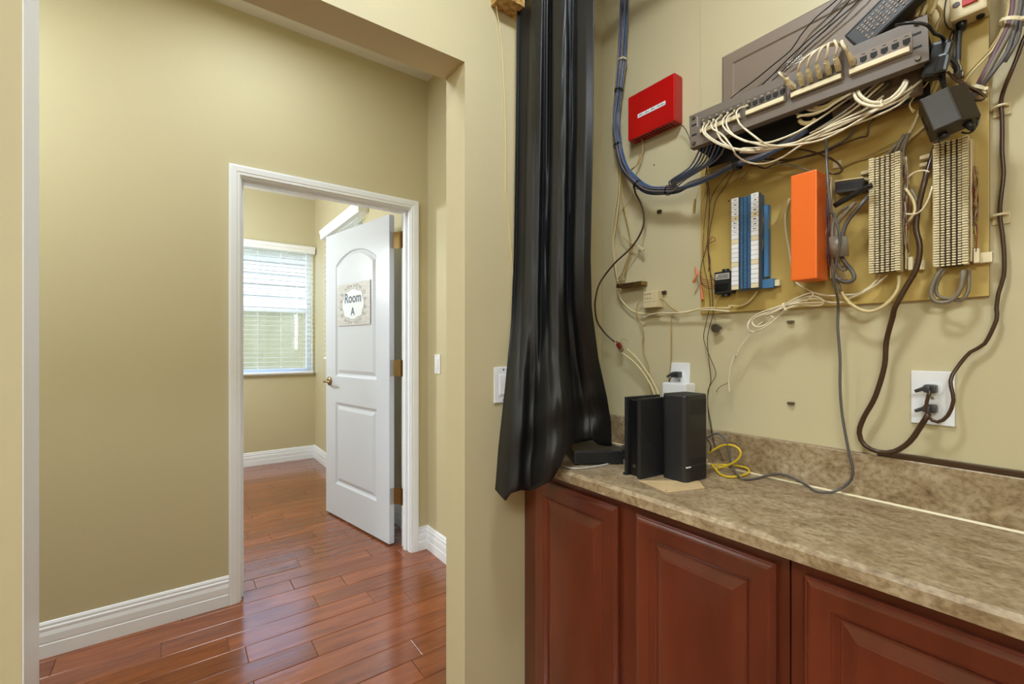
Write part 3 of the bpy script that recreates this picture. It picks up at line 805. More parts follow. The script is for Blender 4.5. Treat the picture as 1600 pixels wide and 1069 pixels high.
# patch panel -------------------------------------------------
RO = Vector((1.138, .718, 1.786)); RU = Vector((.040, -.487, .0125)); RL = RU.length; RU.normalize()
RN = Vector((-.9966, -.0819, 0)); RZ = RU.cross(RN); RZ = RZ if RZ.z > 0 else -RZ; RZ.normalize()
RM = Matrix(((RU.x, RN.x, RZ.x, RO.x), (RU.y, RN.y, RZ.y, RO.y), (RU.z, RN.z, RZ.z, RO.z), (0, 0, 0, 1)))   # local x along, y out, z up
def rackp(px, py, off=0.0):
    d = ray(px, py); n = RN; o = RO + RN*off
    return EYE + d*((o - EYE).dot(n)/d.dot(n))
def rs(px, py): p = rackp(px, py) - RO; return p.dot(RU), p.dot(RZ)
RH = .090
pp = empty('patch_bay', tuple(RM @ Vector((RL/2, -.06, 0))), 'long dark grey patch bay with four groups of network ports', 'patch bay')
GP = M['grey_panel']
m = MB(); m.bbox((0, -.002, 0), (RL, 0, RH), .0006, RM); m.box((0, -.022, RH-.002), (RL, -.002, RH), RM); m.box((0, -.022, 0), (RL, -.002, .002), RM); m.build('face_plate', GP, pp)
m = MB()
for s in (.004, RL-.010): m.box((s, -.132, .004), (s+.003, -.002, RH-.004), RM)
m.box((.004, -.133, .004), (RL-.007, -.130, .030), RM); m.box((.015, -.080, -.038), (RL-.008, -.077, RH-.006), RM)
m.build('bracket', M['dark'], pp)
M['port_frame'] = mat('port_block_plastic', (92, 80, 66), .5)
groups = [(rs(1092, 190)[0]+.004, rs(1160, 165)[0]), (rs(1165, 160)[0], rs(1229, 140)[0]), (rs(1235, 130)[0], rs(1319, 110)[0]), (rs(1326, 100)[0], rs(1426, 70)[0])]
portc = []
for gi, (s0, s1) in enumerate(groups):
    m = MB(); m.bbox((s0, -.001, .026), (s1, .0022, .068), .0006, RM); g_ = m.build('port_block', M['port_frame'] if gi < 3 else M['taupe'], pp)
    m = MB(); m.bbox((s0+.002, .0005, .028), (s1-.004, .009, .0385), .0008, RM); m.build('label_strip', M['cream'], g_)
    st = (s1-s0)/6; row = []
    for k in range(6):
        sc = s0 + st*(k+.5); row.append(sc); q = .0058
        m = MB()
        pts = [(sc-q, .0475), (sc-q*.55, .0475), (sc-q*.55, .0450), (sc+q*.55, .0450), (sc+q*.55, .0475), (sc+q, .0475), (sc+q, .0575), (sc-q, .0575)]
        m.rings([[RM @ Vector((x, .0020, z)) for x, z in pts], [RM @ Vector((x, .0027, z)) for x, z in pts]]); m.build('port', M['dark'], g_)
    portc.append(row)
    m = MB()
    for k in range(6): m.box((row[k]-.003, .0022, .0620), (row[k]+.003, .0026, .0635), RM)
    m.build('port_tick', M['c_lgrey'] if gi < 2 else M['dark'], g_)
for s in (.012, RL-.016):
    for z in (.010, RH-.010):
        m = MB(); m.cyl(RM @ Vector((s, 0, z)), RM @ Vector((s, .004, z)), .0052, 14, .0040); m.box((s-.0035, .0036, z-.0006), (s+.0035, .0043, z+.0006), RM); m.box((s-.0006, .0036, z-.0035), (s+.0006, .0043, z+.0035), RM); m.build('screw', M['steel'], pp)
for s in (.013, RL-.017):
    for z in (.033, .060):
        m = MB(); m.bbox((s-.007, -.0003, z-.0024), (s+.007, .0004, z+.0024), .0003, RM); m.build('slot', M['dark'], pp)
m = MB(); m.box((.022, 0, .052), (.0235, .0005, .080), RM); m.build('printed_mark', M['c_lgrey'], pp)

# wiring blocks ------------------------------------------------
def block66(y0, y1, xf, z0, z1, label, cover=False, teeth=48):
    """y0 < y1; xf = face plane"""
    e = empty('wiring_block', ((xf+BX)/2, (y0+y1)/2, z0), label, 'wiring block'); n = teeth; w = y1-y0; p_ = (z1-z0)/n; C = M['cream']
    ci = .006 if cover else .002
    m = MB(); m.bbox((xf+.020, y0+ci, z0+.001+(ci-.002)), (BX-.022, y1-ci, z1-.001-(ci-.002)), .001); m.box((BX-.024, y0-.004, z0+.006), (BX-.0005, y0-.001, z1-.006)); m.box((BX-.024, y1+.001, z0+.006), (BX-.0005, y1+.004, z1-.006)); m.build('base', M['cream2'], e)
    m = MB(); m.bbox((BX-.014, y0-.030, z0+.002), (BX-.0005, y0-.004, z0+.022), .001); m.bbox((BX-.026, y0-.014, z0+.002), (BX-.012, y0-.006, z0+.030), .001)
    m.build('mounting_foot', C, e)
    m = MB(); m.bbox((BX-.018, y1+.003, z1-.020), (BX-.004, y1+.026, z1-.012), .001); m.bbox((BX-.018, y1+.003, z1-.036), (BX-.004, y1+.026, z1-.028), .001); m.build('mounting_foot', C, e)
    if cover: return e
    fw = w*.17
    for a in (y0, y1-fw):
        m = MB(); m.box((xf+.010, a+.001, z0), (xf+.022, a+fw-.001, z1)); sp = m.build('fanning_strip', M['cream2'], e)
        m = MB()
        for k in range(n): m.box((xf, a, z0+k*p_+p_*.16), (xf+.014, a+fw, z0+(k+1)*p_-p_*.16))
        m.build('tooth', C, sp, kind='stuff')
    m = MB(); m.box((xf+.010, y0+fw, z0), (xf+.021, y1-fw, z1)); m.build('clip_bed', M['c_tan'] if False else M['adapter'], e)
    cw = (w-2*fw)/4
    for c in range(4):
        m = MB(); a = y0+fw+cw*c
        for k in range(n):
            zc = z0+k*p_; m.box((xf+.003, a+cw*.16, zc+p_*.18), (xf+.012, a+cw*.78, zc+p_*.74))
        m.build('clip_row', C, e, kind='stuff')
    return e
B3_ = block66(.288, .342, 1.232, 1.402, 1.656, 'cream wiring block with rows of clips, between the orange cover and its twin')
B4_ = block66(.188, .2386, 1.250, 1.403, 1.657, 'cream wiring block nearest the right edge of the mustard board')
# orange covered block
ob = block66(.428, .486, 1.195, 1.399, 1.653, 'wiring block under a smooth bright orange cover', cover=True)
oy0, oy1 = .430, .486
m = MB(); R_ = .006
m.bbox((1.195, oy0, 1.399), (1.262, oy1, 1.653), .003); m.build('cover', M['orange'], ob)
# blue and white strip block
e = empty('wiring_block', (1.262, .617, 1.395), 'white and blue wiring block with numbered strips at the left of the board', 'wiring block')
y0, y1, z0, z1, xf = .582, .655, 1.397, 1.650, 1.238
m = MB(); m.bbox((xf+.012, y0+.004, z0), (BX-.008, y1-.004, z1), .001); m.build('base', M['blue_pl'], e)
m = MB(); m.bbox((BX-.020, y0-.024, z0-.0), (BX-.0005, y0+.004, z0+.024), .001); m.bbox((BX-.02, y0-.010, z0+.03), (BX-.002, y0, z1-.03), .001); m.build('mounting_leg', M['blue_pl'], e)
m = MB(); m.bbox((BX-.012, y0-.036, z0+.004), (BX-.0005, y0-.024, z0+.020), .001); m.build('mounting_foot', M['cream'], e)
for a, b in ((y1-.020, y1), (y0, y0+.020)):
    m = MB(); m.box((xf+.002, a, z0), (xf+.016, b, z1)); st_ = m.build('label_carrier', M['c_slate'], e)
    n = 20
    for k in range(n):
        p_ = (z1-z0)/n; m = MB(); m.bbox((xf, a+.0003, z0+k*p_+.0005), (xf+.004, b-.0003, z0+(k+1)*p_-.0005), .0003); m.build('label_tab', M['white_pl'] if k % 5 else M['cream'], st_)
    m = MB(); rk = random.Random(int(a*1000))
    for k in range(12, 20):
        p_ = (z1-z0)/n; zc = z0+(k+.5)*p_
        for q_ in range(2):
            yy = a+.006+q_*.004; m.box((xf-.0003, yy, zc-.002), (xf+.0002, yy+.0008, zc+.002)); m.box((xf-.0003, yy, zc-.002+.002*rk.randint(0, 2)), (xf+.0002, yy+.003, zc-.0013+.002*rk.randint(0, 1)))
    m.build('numeral', M['dark'], st_)
for c in range(3):
    m = MB(); a = y0+.022+c*.0100
    m.box((xf+.008, a-.0010, z0+.001), (xf+.016, a+.0092, z1-.001))
    sp = m.build('clip_bed', M['c_dgrey'], e)
    m = MB()
    for k in range(50):
        zc = z0+.0025+k*.005; m.box((xf+.003, a+.0005, zc), (xf+.010, a+.0078, zc+.0031))
    m.build('clip', M['blue_pl'], sp, kind='stuff')

# ------------------------------------------------------------------ adapters, plugs, small fittings
# small black adapter left of the blue block
pa, pb_ = wallp(1116, 418, .035), wallp(1144, 458, .035)
wa = empty('wall_adapter', (W-.02, (pa.y+pb_.y)/2, 1.385), 'small black adapter with a printed label, left of the blue block', 'adapter')
za, zb_ = EYE.z + (pa.z-EYE.z), pb_.z
m = MB(); m.bbox((W-.036, pb_.y, 1.393), (BX-.0005, pa.y, 1.457), .003); m.build('case', M['black_pl'], wa)
m = MB(); m.bbox((W-.0368, pb_.y+.007, 1.434), (W-.0358, pa.y-.004, 1.451), .0003); m.build('label', M['c_lgrey'], wa)
m = MB()
for k in range(3): m.box((W-.0372, pb_.y+.010, 1.4375+k*.004), (W-.0366, pa.y-.007-.003*k, 1.4392+k*.004))
m.build('lettering', M['dark'], wa)
m = MB(); m.bbox((W-.0385, pb_.y+.010, 1.402), (W-.0355, pa.y-.004, 1.422), .001); m.build('terminal', M['black_gl'], wa)
m = MB(); m.cyl((W-.020, (pa.y+pb_.y)/2, 1.455), (W-.020, (pa.y+pb_.y)/2, 1.464), .010, 14); m.cyl((W-.020, (pa.y+pb_.y)/2, 1.386), (W-.020, (pa.y+pb_.y)/2, 1.394), .011, 14); m.build('mounting_tab', M['black_pl'], wa)

# big dark power brick hanging in front of the right block
cen = wallp(1475, 177, .115)
vd = ray(1475, 177).normalized()
Rt = Matrix.Rotation(math.radians(-17), 4, vd)
Rz = Matrix.Rotation(math.radians(20), 4, 'Z')
BM = Matrix.Translation(cen) @ Rt @ Rz
m = MB(); m.prism([(-.028, .028), (-.028, -.014), (-.006, -.042), (.030, -.042), (.030, .028)], 2, -.036, .036); m.v = [BM @ Vector(v) for v in m.v]; pbk = m.build('power_brick', M['adapter'], None, 'chunky dark brown power adapter hanging tilted above the right wiring block', 'adapter')
bv = pbk.modifiers.new('rounded', 'BEVEL'); bv.width = .003; bv.segments = 2
m = MB(); m.bbox((-.004, .0272, -.014), (.016, .0286, .014), .0006, BM); m.build('recess', M['dark'], pbk)
m = MB(); m.cyl(BM @ Vector((0, -.022, -.036)), BM @ Vector((0, -.026, -.052)), .0075, 12, .005); m.cyl(BM @ Vector((.004, .012, -.036)), BM @ Vector((.004, .012, -.046)), .008, 12); m.build('strain_relief', M['black_pl'], pbk, smooth=True)
# black inlet/plug cluster on the panel's right end
ce = wallp(1466, 93, .10)
m = MB(); m.bbox((-.014, -.017, -.036), (.014, .017, .030), .007, Matrix.Translation(ce) @ Matrix.Rotation(math.radians(14), 4, 'X')); m.build('power_plug', M['black_gl'], None, 'large glossy black power connector at the right end of the patch panel', 'plug')
ce2 = wallp(1472, 98, .125)
m = MB(); m.bbox((-.006, -.010, -.020), (.006, .010, .016), .005, Matrix.Translation(ce2) @ Matrix.Rotation(math.radians(10), 4, 'X')); m.build('power_plug', M['black_gl'], None, 'small oval black plug head in front of the large connector', 'plug')
m = MB(); q0, q1 = wallp(1471, 118, .10), wallp(1476, 140, .10)
for k in range(7):
    a_, b_2 = q0.lerp(q1, k/7), q0.lerp(q1, (k+.6)/7); m.cyl(a_, b_2, .0055-.0003*k, 10)
m.cyl(q0, q1, .0036, 10); m.build('strain_relief', M['dark'], None, 'ribbed black strain relief just above the tilted power adapter', 'plug')

# black perforated supply leaning on top of the panel
ce = wallp(1392, 18, .105)
u_ = (wallp(1432, -24, .105) - wallp(1342, 64, .105)).normalized(); n_ = Vector((-1, 0, 0)); n_ = (n_ - u_*n_.dot(u_)).normalized(); w_ = u_.cross(n_)
SM = Matrix(((u_.x, w_.x, n_.x, ce.x), (u_.y, w_.y, n_.y, ce.y), (u_.z, w_.z, n_.z, ce.z), (0, 0, 0, 1)))
le = (wallp(1392, 18, .105) - wallp(1336, 72, .105)).length
m = MB(); m.bbox((-le, -.030, -.016), (le, .030, .016), .003, SM); ps = m.build('power_supply', M['black_pl'], None, 'black box with perforated lid leaning at an angle above the patch panel', 'power supply')
m = MB(); rk = random.Random(8)
for i in range(17):
    for k in range(6):
        if rk.random() < .85: m.bbox((-le*.72+i*.0075, -.019+k*.0068, .0155), (-le*.72+i*.0075+.0048, -.019+k*.0068+.0045, .0164+rk.random()*.0012), .0004, SM)
m.build('perforation', M['taupe'], ps, kind='stuff')
m = MB(); m.bbox((-le+.004, -.027, .0155), (le-.004, -.0255, .017), .0004, SM); m.bbox((-le+.004, .0255, .0155), (le-.004, .027, .017), .0004, SM); m.build('lid_rim', M['adapter'], ps)

# surge strip at the top right
p0, p1 = wallp(1484, 36, .05), wallp(1543, 10, .05)
ss = empty('surge_protector', (W-.03, (p0.y+p1.y)/2, p0.z), 'cream surge protector with a red rocker switch at the top right', 'power strip')
m = MB(); m.bbox((W-.052, p1.y, p0.z), (BX-.0005, p0.y, p0.z+.30), .005); m.build('case', M['cream2'], ss)
q = wallp(1516, 4, .052); m = MB(); m.bbox((W-.056, q.y-.011, q.z-.003), (W-.051, q.y+.011, q.z+.02), .001); m.build('rocker', M['red'], ss)
q = wallp(1494, 8, .052); m = MB(); m.cyl((W-.051, q.y, q.z), (W-.0535, q.y, q.z), .0055, 14); m.build('reset_button', M['c_brown'], ss)
q = wallp(1532, 20, .03); m = MB(); m.cyl((W-.03, q.y, p0.z+.001), (W-.03, q.y, p0.z-.004), .006, 14); m.build('jack', M['dark'], ss)
q = wallp(1502, 34, .032); m = MB(); m.cyl((q.x, q.y, p0.z+.004), (q.x, q.y, p0.z-.014), .0095, 16, .007); m.build('cord_grommet', M['black_gl'], ss, smooth=True)

# splitter (earth block), jack box, hanging disc, coax barrel, clips, anchors
def C(crop, off, pts):
    x0, y0, s = crop; out = []
    for p in pts:
        if len(p) == 3 and p[0] == 'z': raise ValueError
        o = p[2] if len(p) > 2 else off
        out.append(wallp(x0+p[0]*s, y0+p[1]*s, o))
    return out
def onz(px, py, z):
    p = zp(px, py, z); return p if p.x < W-.026 else wallp(px, py, .026)
def Z(crop, pts, z=CT+.003):
    x0, y0, s = crop; return [onz(x0+x*s, y0+y*s, zz[0] if zz else z) for x, y, *zz in pts]
A1 = (900, 0, .2432); A2 = (1250, 0, .2432); A3 = (900, 230, .2432); A4 = (1250, 230, .2432); A5 = (860, 470, .2994); A6 = (1200, 470, .2994)
B1 = (1120, 200, .131); B2 = (1240, 130, .14035); B3 = (940, 400, .14035); B4 = (1280, 260, .2245); B5 = (1130, 420, .13125); B6 = (1400, 60, .16835)
Z5 = (1060, 120, .131); Z6 = (1220, 20, .1684); Z7 = (1400, 0, .131); Z8 = (1060, 0, .2375); D1 = (1080, 640, .1253); D2 = (860, 700, .1253)
a, b = C(B3, .03, [(175, 355), (450, 350)])
gb = empty('grounding_block', (W-.02, (a.y+b.y)/2, a.z), 'small brass grounding bar with upright pins left of the cream jack box', 'terminal')
m = MB(); m.bbox((W-.035, b.y, a.z-.001), (W-.0004, a.y, a.z+.012), .001); m.build('bar', M['brass'], gb)
m = MB(); m.bbox((W-.037, b.y+.030, a.z-.002), (W-.034, a.y-.001, a.z+.011), .0005); m.build('terminal_face', M['c_brown'], gb)
for k in range(5):
    yy = a.y-.004-k*.0062; m = MB(); m.cyl((W-.028, yy, a.z+.008), (W-.028, yy, a.z+.024), .0013, 8); m.cyl((W-.037, yy, a.z+.005), (W-.0385, yy, a.z+.005), .0016, 8); m.build('pin', M['brass'], gb)
a, b = C(B3, .034, [(465, 400), (620, 568)])
jb = empty('jack_box', (W-.018, (a.y+b.y)/2, b.z), 'cream surface jack box with two lines of print below the red box', 'jack')
m = MB(); m.bbox((W-.034, b.y, b.z), (W-.0004, a.y, a.z), .0015); m.build('case', M['cream2'], jb)
m = MB()
for r_ in range(2):
    for k in range(9):
        if k % 3 == 2: continue
        m.box((W-.0343, a.y-.005-k*.0032, a.z-.011-r_*.014), (W-.0339, a.y-.0072-k*.0032, a.z-.0085-r_*.014))
m.box((W-.0342, a.y-.001, (a.z+b.z)/2-.008), (W-.0339, b.y+.001, (a.z+b.z)/2-.0086)); m.build('lettering', M['c_brown'], jb)
c = wallp(940+1270*.14035, 400+805*.14035, .018)
m = MB(); m.cyl((c.x-.004, c.y, c.z), (c.x+.005, c.y, c.z), .0125, 24); m.bbox((c.x-.003, c.y-.020, c.z-.004), (c.x+.001, c.y-.008, c.z+.004), .001)
hd_ = m.build('grommet_disc', M['steel'], None, 'round grey metal disc dangling on a wire below the board', 'disc')
c = wallp(860+360*.2994, 470+236*.2994, .03); cm = Matrix.Translation(c) @ Matrix.Rotation(math.radians(-38), 4, 'X')
m = MB(); m.bbox((-.006, -.0075, -.011), (.006, .0075, .011), .0015, cm); cs = m.build('coax_splitter', M['c_red'], None, 'small dark red coax splitter on the brown cable above the routers', 'splitter')
m = MB()
for yy, zz in ((.004, -.011), (-.004, -.011), (0, .011)):
    s_ = 1 if zz > 0 else -1; m.cyl(cm @ Vector((0, yy, zz)), cm @ Vector((0, yy, zz+s_*.010)), .0042, 10)
m.build('connector', M['brass'], cs)
hk = C(A5, .026, [(380, 228), (366, 210), (376, 200), (398, 206), (404, 216)]); cable('wire', None, hk, .0007, M['brass'], parent=cs)
for pt, lb in (((535, 415), 'brown plastic wall anchor below the blue cable loop'), ((565, 935), 'dark wall anchor right above the cream jack box')):
    c = wallp(900+pt[0]*.2432, 230+pt[1]*.2432, .006)
    m = MB(); m.bbox((c.x-.004, c.y-.007, c.z-.005), (W-.0003, c.y+.007, c.z+.006), .001); m.cyl((c.x-.0045, c.y, c.z+.001), (c.x-.0065, c.y, c.z+.001), .003, 8); m.build('wall_anchor', M['c_brown'], None, lb, 'anchor')
for pt, lb in (((118, 110), 'grey cable clip on the wall just under the mustard board'), ((120, 535), 'lone grey cable clip on the wall halfway down to the backsplash')):
    c = wallp(1200+pt[0]*.2994, 470+pt[1]*.2994, .004)
    m = MB(); m.bbox((c.x-.004, c.y-.008, c.z-.0035), (W-.0003, c.y+.008, c.z+.0035), .001); m.cyl((c.x-.0035, c.y-.002, c.z), (c.x-.0062, c.y-.002, c.z), .0026, 10); m.build('cable_clip', M['steel'], None, lb, 'clip')
for (px, py), lb in (((1567, 172), 'square cream cable clip on the brown cord, upper of two'), ((1566, 341), 'square cream cable clip on the brown cord, lower of two')):
    c = wallp(px, py, .0); m = MB(); m.bbox((W-.004, c.y-.011, c.z-.012), (W-.0003, c.y+.013, c.z+.012), .0006); cc = m.build('cable_clip', M['cream2'], None, lb, 'clip')
    c = wallp(px-6, py-3, .006); m = MB(); m.tube(spline([(W-.004, c.y+.012, c.z-.001), (W-.013, c.y+.008, c.z), (W-.017, c.y, c.z+.001), (W-.013, c.y-.008, c.z+.002), (W-.004, c.y-.012, c.z+.001)], .003), .0026, 8); m.build('strap', M['cream'], cc, smooth=True)
c = wallp(1309, 258, BT); m = MB(); m.bbox((BX-.006, c.y-.009, c.z-.008), (BX-.0003, c.y+.009, c.z+.009), .001); m.build('cable_clip', M['cream2'], None, 'cream cable mount on the board above the orange cover', 'clip')
# screws and old holes in the wall
for (px, py) in ((1118, 80), (1123, 36), (1163, 44), (1149, 3), (1125, 37), (1022, 258), (1211, 12), (1139, 314)):
    o_ = BT if px in (1139,) else 0
    c = wallp(px, py, o_); m = MB(); m.cyl((c.x-.0022, c.y, c.z), (c.x-.0002, c.y, c.z), .0021, 10, .0026); m.build('wall_screw', M['steel'], None, 'tiny dark screw head or hole in the upper wall around the taupe case', 'screw', 'screw heads and holes in the upper wall')

# ------------------------------------------------------------------ cables
# bundle of network cables coming down beside the curtain and looping to the panel
cl = C(A1, .030, [(318, -815), (320, -450), (318, -160), (312, -20), (306, 200), (298, 380), (275, 580), (256, 760), (266, 900, .04), (292, 1035, .05)]) + \
     C(A3, .060, [(345, 185), (430, 262), (540, 285), (640, 270)])
cl_s = spline(cl, .02)
def offset_path(path, r, ph, tw, rk, wob=.0018):
    out = []; u = None
    for i, p in enumerate(path):
        t = (path[min(i+1, len(path)-1)] - path[max(i-1, 0)]).normalized()
        if u is None: u = t.orthogonal().normalized()
        u = (u - t*u.dot(t)).normalized(); w = t.cross(u)
        a = ph + tw*i/len(path)
        out.append(p + (u*math.cos(a) + w*math.sin(a))*r + Vector((rk.uniform(-wob, wob), rk.uniform(-wob, wob), rk.uniform(-wob, wob))))
    return out
rk = random.Random(12)
ORD0 = ['leftmost', 'second from left', 'third from left', 'fourth from left', 'fifth from left', 'sixth from left', 'rightmost']
fans = [(1091, 238), (1097, 238), (1103, 236), (1109, 235), (1116, 233), (1124, 229), (1133, 226)]
nb_ = 17
for k in range(nb_):
    rad = .0 if k == 0 else (.0055 if k < 7 else .0112)
    ph = 2*math.pi*k/6 if k < 7 else 2*math.pi*(k-7)/10
    base = offset_path(cl_s[::3] + [cl_s[-1]], rad, ph, 2.2+rk.uniform(-1.2, 1.2), rk, .0026)
    if k >= nb_-len(fans):
        fx, fy = fans[k-(nb_-len(fans))]
        mid = wallp(1045+(fx-1091)*.6, 285-(fx-1091)*.1, .085); mid2 = wallp(fx-14, fy+24, .105)
        end = [mid, mid2, wallp(fx, fy, .125), wallp(fx+4, fy-12, .128)]
        lab = 'blue network cable fanning up into the panel underside, ' + ORD0[k-(nb_-len(fans))]; g2 = 'network cables fanning into the panel underside'; mt = M['c_blue'] if k % 2 else M['c_bluegrey']
    else:
        o2 = rad*.9; ca, sa = math.cos(ph)*o2, math.sin(ph)*o2
        path2 = C(A3, .075, [(720, 248), (840, 205), (1000, 125, .095), (1090, 95, .10), (1200, 60, .10), (1330, -10, .09), (1480, -110, .085)])
        end = [p + Vector((ca, 0, sa)) for p in path2]
        lab = 'blue-grey network cable of the hanging bundle running through the black tape tie'; g2 = 'network cables of the hanging bundle'; mt = M['c_blue'] if k % 3 == 1 else M['c_bluegrey']
    cable('network_cable', lab, base + end, .0025, mt, g2, n=7)
def tie(label, centre, axis, r, material, w=.004):
    axis = Vector(axis).normalized(); u = axis.orthogonal().normalized(); v_ = axis.cross(u); m = MB(); c_ = Vector(centre)
    n = 20; lo = []
    for dr, da in ((0, -w/2), (.0014, -w/2), (.0014, w/2), (0, w/2)):
        lo.append([c_ + axis*da + (u*math.cos(2*math.pi*i/n) + v_*math.sin(2*math.pi*i/n))*(r+dr) for i in range(n)])
    m.rings(lo + [lo[0]], cap=False); m.bbox((-.003, -.003, -.003), (.003, .003, .003), .0006, Matrix.Translation(c_ + u*(r+.002)))
    return m.build('cable_tie', material, None, label, 'cable tie')
def tie_at(label, crop, pt, pt2, off, r, material, w=.004):
    a, b = C(crop, off, [pt, pt2]); return tie(label, a, b-a, r, material, w)
tie_at('pale cable tie on the grey bundle left of the red box', A1, (300, 385), (290, 470), .030, .0145, M['cream'])
tie_at('black cable tie on the bundle just left of the red box', A1, (275, 580), (268, 660), .030, .0145, M['c_black'], .007)
tie_at('black cable tie on the bundle below the red box corner', A1, (268, 935), (280, 990), .042, .0145, M['c_black'], .005)
tie_at('black cable tie at the upper bend of the blue loop', A3, (400, 240), (450, 270), .060, .0150, M['c_black'])
tie_at('black cable tie near the bottom of the blue loop', A3, (590, 278), (640, 270), .060, .0150, M['c_black'])
tie_at('wide black tape tie where the cables gather under the panel', A3, (1035, 112), (1075, 97), .097, .0135, M['c_black'], .014)

def wc(label, crop, off, pts, r, mt, group=None, n=8, flat=1.0, extra=None, pre=None, name='cable'):
    p = (pre or []) + C(crop, off, pts) + (extra or [])
    return cable(name, label, p, r, M[mt], group, n=n, flat=flat)
# left edge
wc('thin ivory wire down the left of the bundle to the grounding bar', A1, .012, [(290, 60), (272, 200), (246, 560), (232, 780), (250, 960)], .0016, 'c_ivory', extra=C(A3, .014, [(262, 120), (268, 280), (240, 480), (234, 640), (250, 780), (268, 880)]))
wc('ivory cable beside the bundle that bends to the grounding bar', A3, .018, [(285, 120), (278, 300), (255, 500), (240, 620), (262, 840), (280, 875)], .0026, 'c_ivory')
wc('tan cable crossing behind the brown coax above the grounding bar', A3, .014, [(292, 150), (298, 330), (330, 480), (352, 600), (340, 700), (318, 770), (314, 830)], .0028, 'c_tan')
wc('tan cable tail slanting down to the grounding bar', A3, .016, [(370, 640), (330, 720), (300, 800), (270, 850)], .0024, 'c_tan')
wc('brown coaxial cable curling left from the blue loop to the splitter', A3, .030, [(368, 240), (385, 300), (420, 370), (437, 440), (425, 530), (360, 640, .035), (240, 755, .055), (155, 870, .08), (126, 970, .09)], .0031, 'c_brown',
   extra=C(A5, .085, [(233, 40), (245, 110, .065), (285, 170, .045), (335, 215, .033)]))
lead = wc('short ivory lead with a clear plug, left under the blue loop', A3, .022, [(366, 300), (345, 350), (295, 405), (270, 480), (290, 560), (340, 610), (400, 640)], .0018, 'c_tan')
a, b = C(A3, .022, [(395, 634), (436, 662)]); m = MB(); m.cyl(a, b, .0046, 4, .0052); m.build('plug', M['cream2'], lead)
wc('olive cable loop hanging below the red box', A1, .020, [(412, 890), (428, 910), (425, 990), (395, 1050)], .0022, 'c_tan', extra=C(A3, .02, [(410, 50), (400, 105), (355, 146)]))
wc('brown wire from the red box corner to the patch panel', A1, .03, [(655, 795), (690, 812), (718, 860), (733, 900, .1)], .0014, 'c_brown')
yl = wc('short yellow lead with a plug hanging below the blue loop', A3, .03, [(800, 250), (785, 285), (770, 335)], .0011, 'c_yellow')
a, b = C(A3, .03, [(766, 335), (758, 425)]); m = MB(); m.cyl(a, b, .0034, 4, .0044); m.build('plug', M['c_tan'], yl)
# along the jack box
wc('ivory cable sweeping from the grounding bar past the jack box along the board foot', B3, .014, [(172, 350), (185, 420), (240, 520), (370, 625), (600, 655), (880, 645, .02), (1130, 585, .028), (1425, 578, .028)], .0026, 'c_ivory', extra=C(A3, .026, [(980, 1020), (1062, 1018), (1120, 985), (1165, 925)]))
wc('second ivory cable ending beside the jack box and running along the board foot', B3, .022, [(450, 690, .016), (600, 640), (830, 635), (1000, 612), (1200, 600, .03), (1425, 618, .03)], .0021, 'c_white')
wc('flat tan cable looping out of the jack box and down behind the routers', B3, .016, [(465, 485), (410, 520), (388, 590), (400, 680), (440, 760), (470, 880), (460, 1000)], .0030, 'c_tan', flat=.5,
   extra=C(A5, .016, [(480, 190), (486, 270), (515, 350), (514, 430), (530, 490), (540, 540)]))
wc('tan cable leaving the jack box to the right', B3, .018, [(655, 480), (700, 500), (770, 570), (850, 622)], .0026, 'c_tan')
wc('thin tan wire dropping straight to the left outlet', A5, .012, [(632, 74), (630, 180), (628, 320), (616, 430), (618, 470)], .0016, 'c_tan')
wc('thin black lead from the left outlet plug', A5, .04, [(668, 380), (640, 392), (624, 410), (620, 440), (630, 478)], .0014, 'c_black')
for k, (lb, pts) in enumerate((('ivory coaxial cable from the splitter down behind the slab router, upper of two', [(400, 252), (450, 300), (505, 375), (548, 450), (572, 520), (590, 600)]),
                ('ivory coaxial cable from the splitter down behind the slab router, lower of two', [(374, 272), (430, 315), (480, 370), (528, 450), (552, 520), (570, 600)]))):
    wc(lb, A5, .032, pts, .0028, 'c_ivory')
# thin brown speaker wires between the wall and the board
spk = [('brown wire dropping beside the board, dangling to the routers with a wide curl', [(862, 70, .09), (832, 180), (845, 300), (826, 470), (815, 640), (822, 760), (852, 900), (862, 1020)], C(A5, .03, [(830, 40), (812, 120), (800, 200), (835, 300), (864, 385), (830, 450), (821, 540), (842, 660), (852, 735), (884, 790), (905, 840)])),
       ('second brown wire twisted with the curled one down to the worktop', [(835, 100, .09), (852, 260), (858, 420), (846, 560), (858, 760), (872, 900), (880, 1050)], C(A5, .028, [(846, 80), (820, 190), (826, 300), (838, 420), (822, 470), (824, 590), (845, 700)])),
       ('dark brown wire slanting from the black tape to the small adapter', [(1012, 150, .09), (960, 250), (902, 330), (880, 430), (856, 560), (850, 700), (866, 820), (890, 860)], []),
       ('dark wire slanting from the black tape down beside the board', [(985, 160, .09), (905, 260), (862, 350), (852, 480), (842, 620), (805, 760), (800, 860), (840, 905), (895, 912)], []),
       ('tan wire hanging just left of the board', [(872, 60, .09), (846, 160), (842, 260), (802, 380), (812, 470), (826, 600), (818, 700)], []),
       ('red-brown wire kinked outwards left of the board', [(848, 560), (850, 610), (878, 575), (898, 602), (850, 620), (845, 660), (862, 720), (850, 800)], [])]
for lb, pts, ex in spk: wc(lb, A3, .026, pts, .0011, 'c_tan' if 'tan wire' in lb else 'c_red' if 'red' in lb else 'c_brown', extra=ex, n=6)
for k in range(4):
    wc('short red wire crossing to the terminals of the small black adapter', A3, .034, [(805+k*3, 800+k*25), (800, 835+k*14), (845, 855+k*13), (892, 852+k*16)], .0009, 'c_red', 'short red wires at the small adapter', n=6)
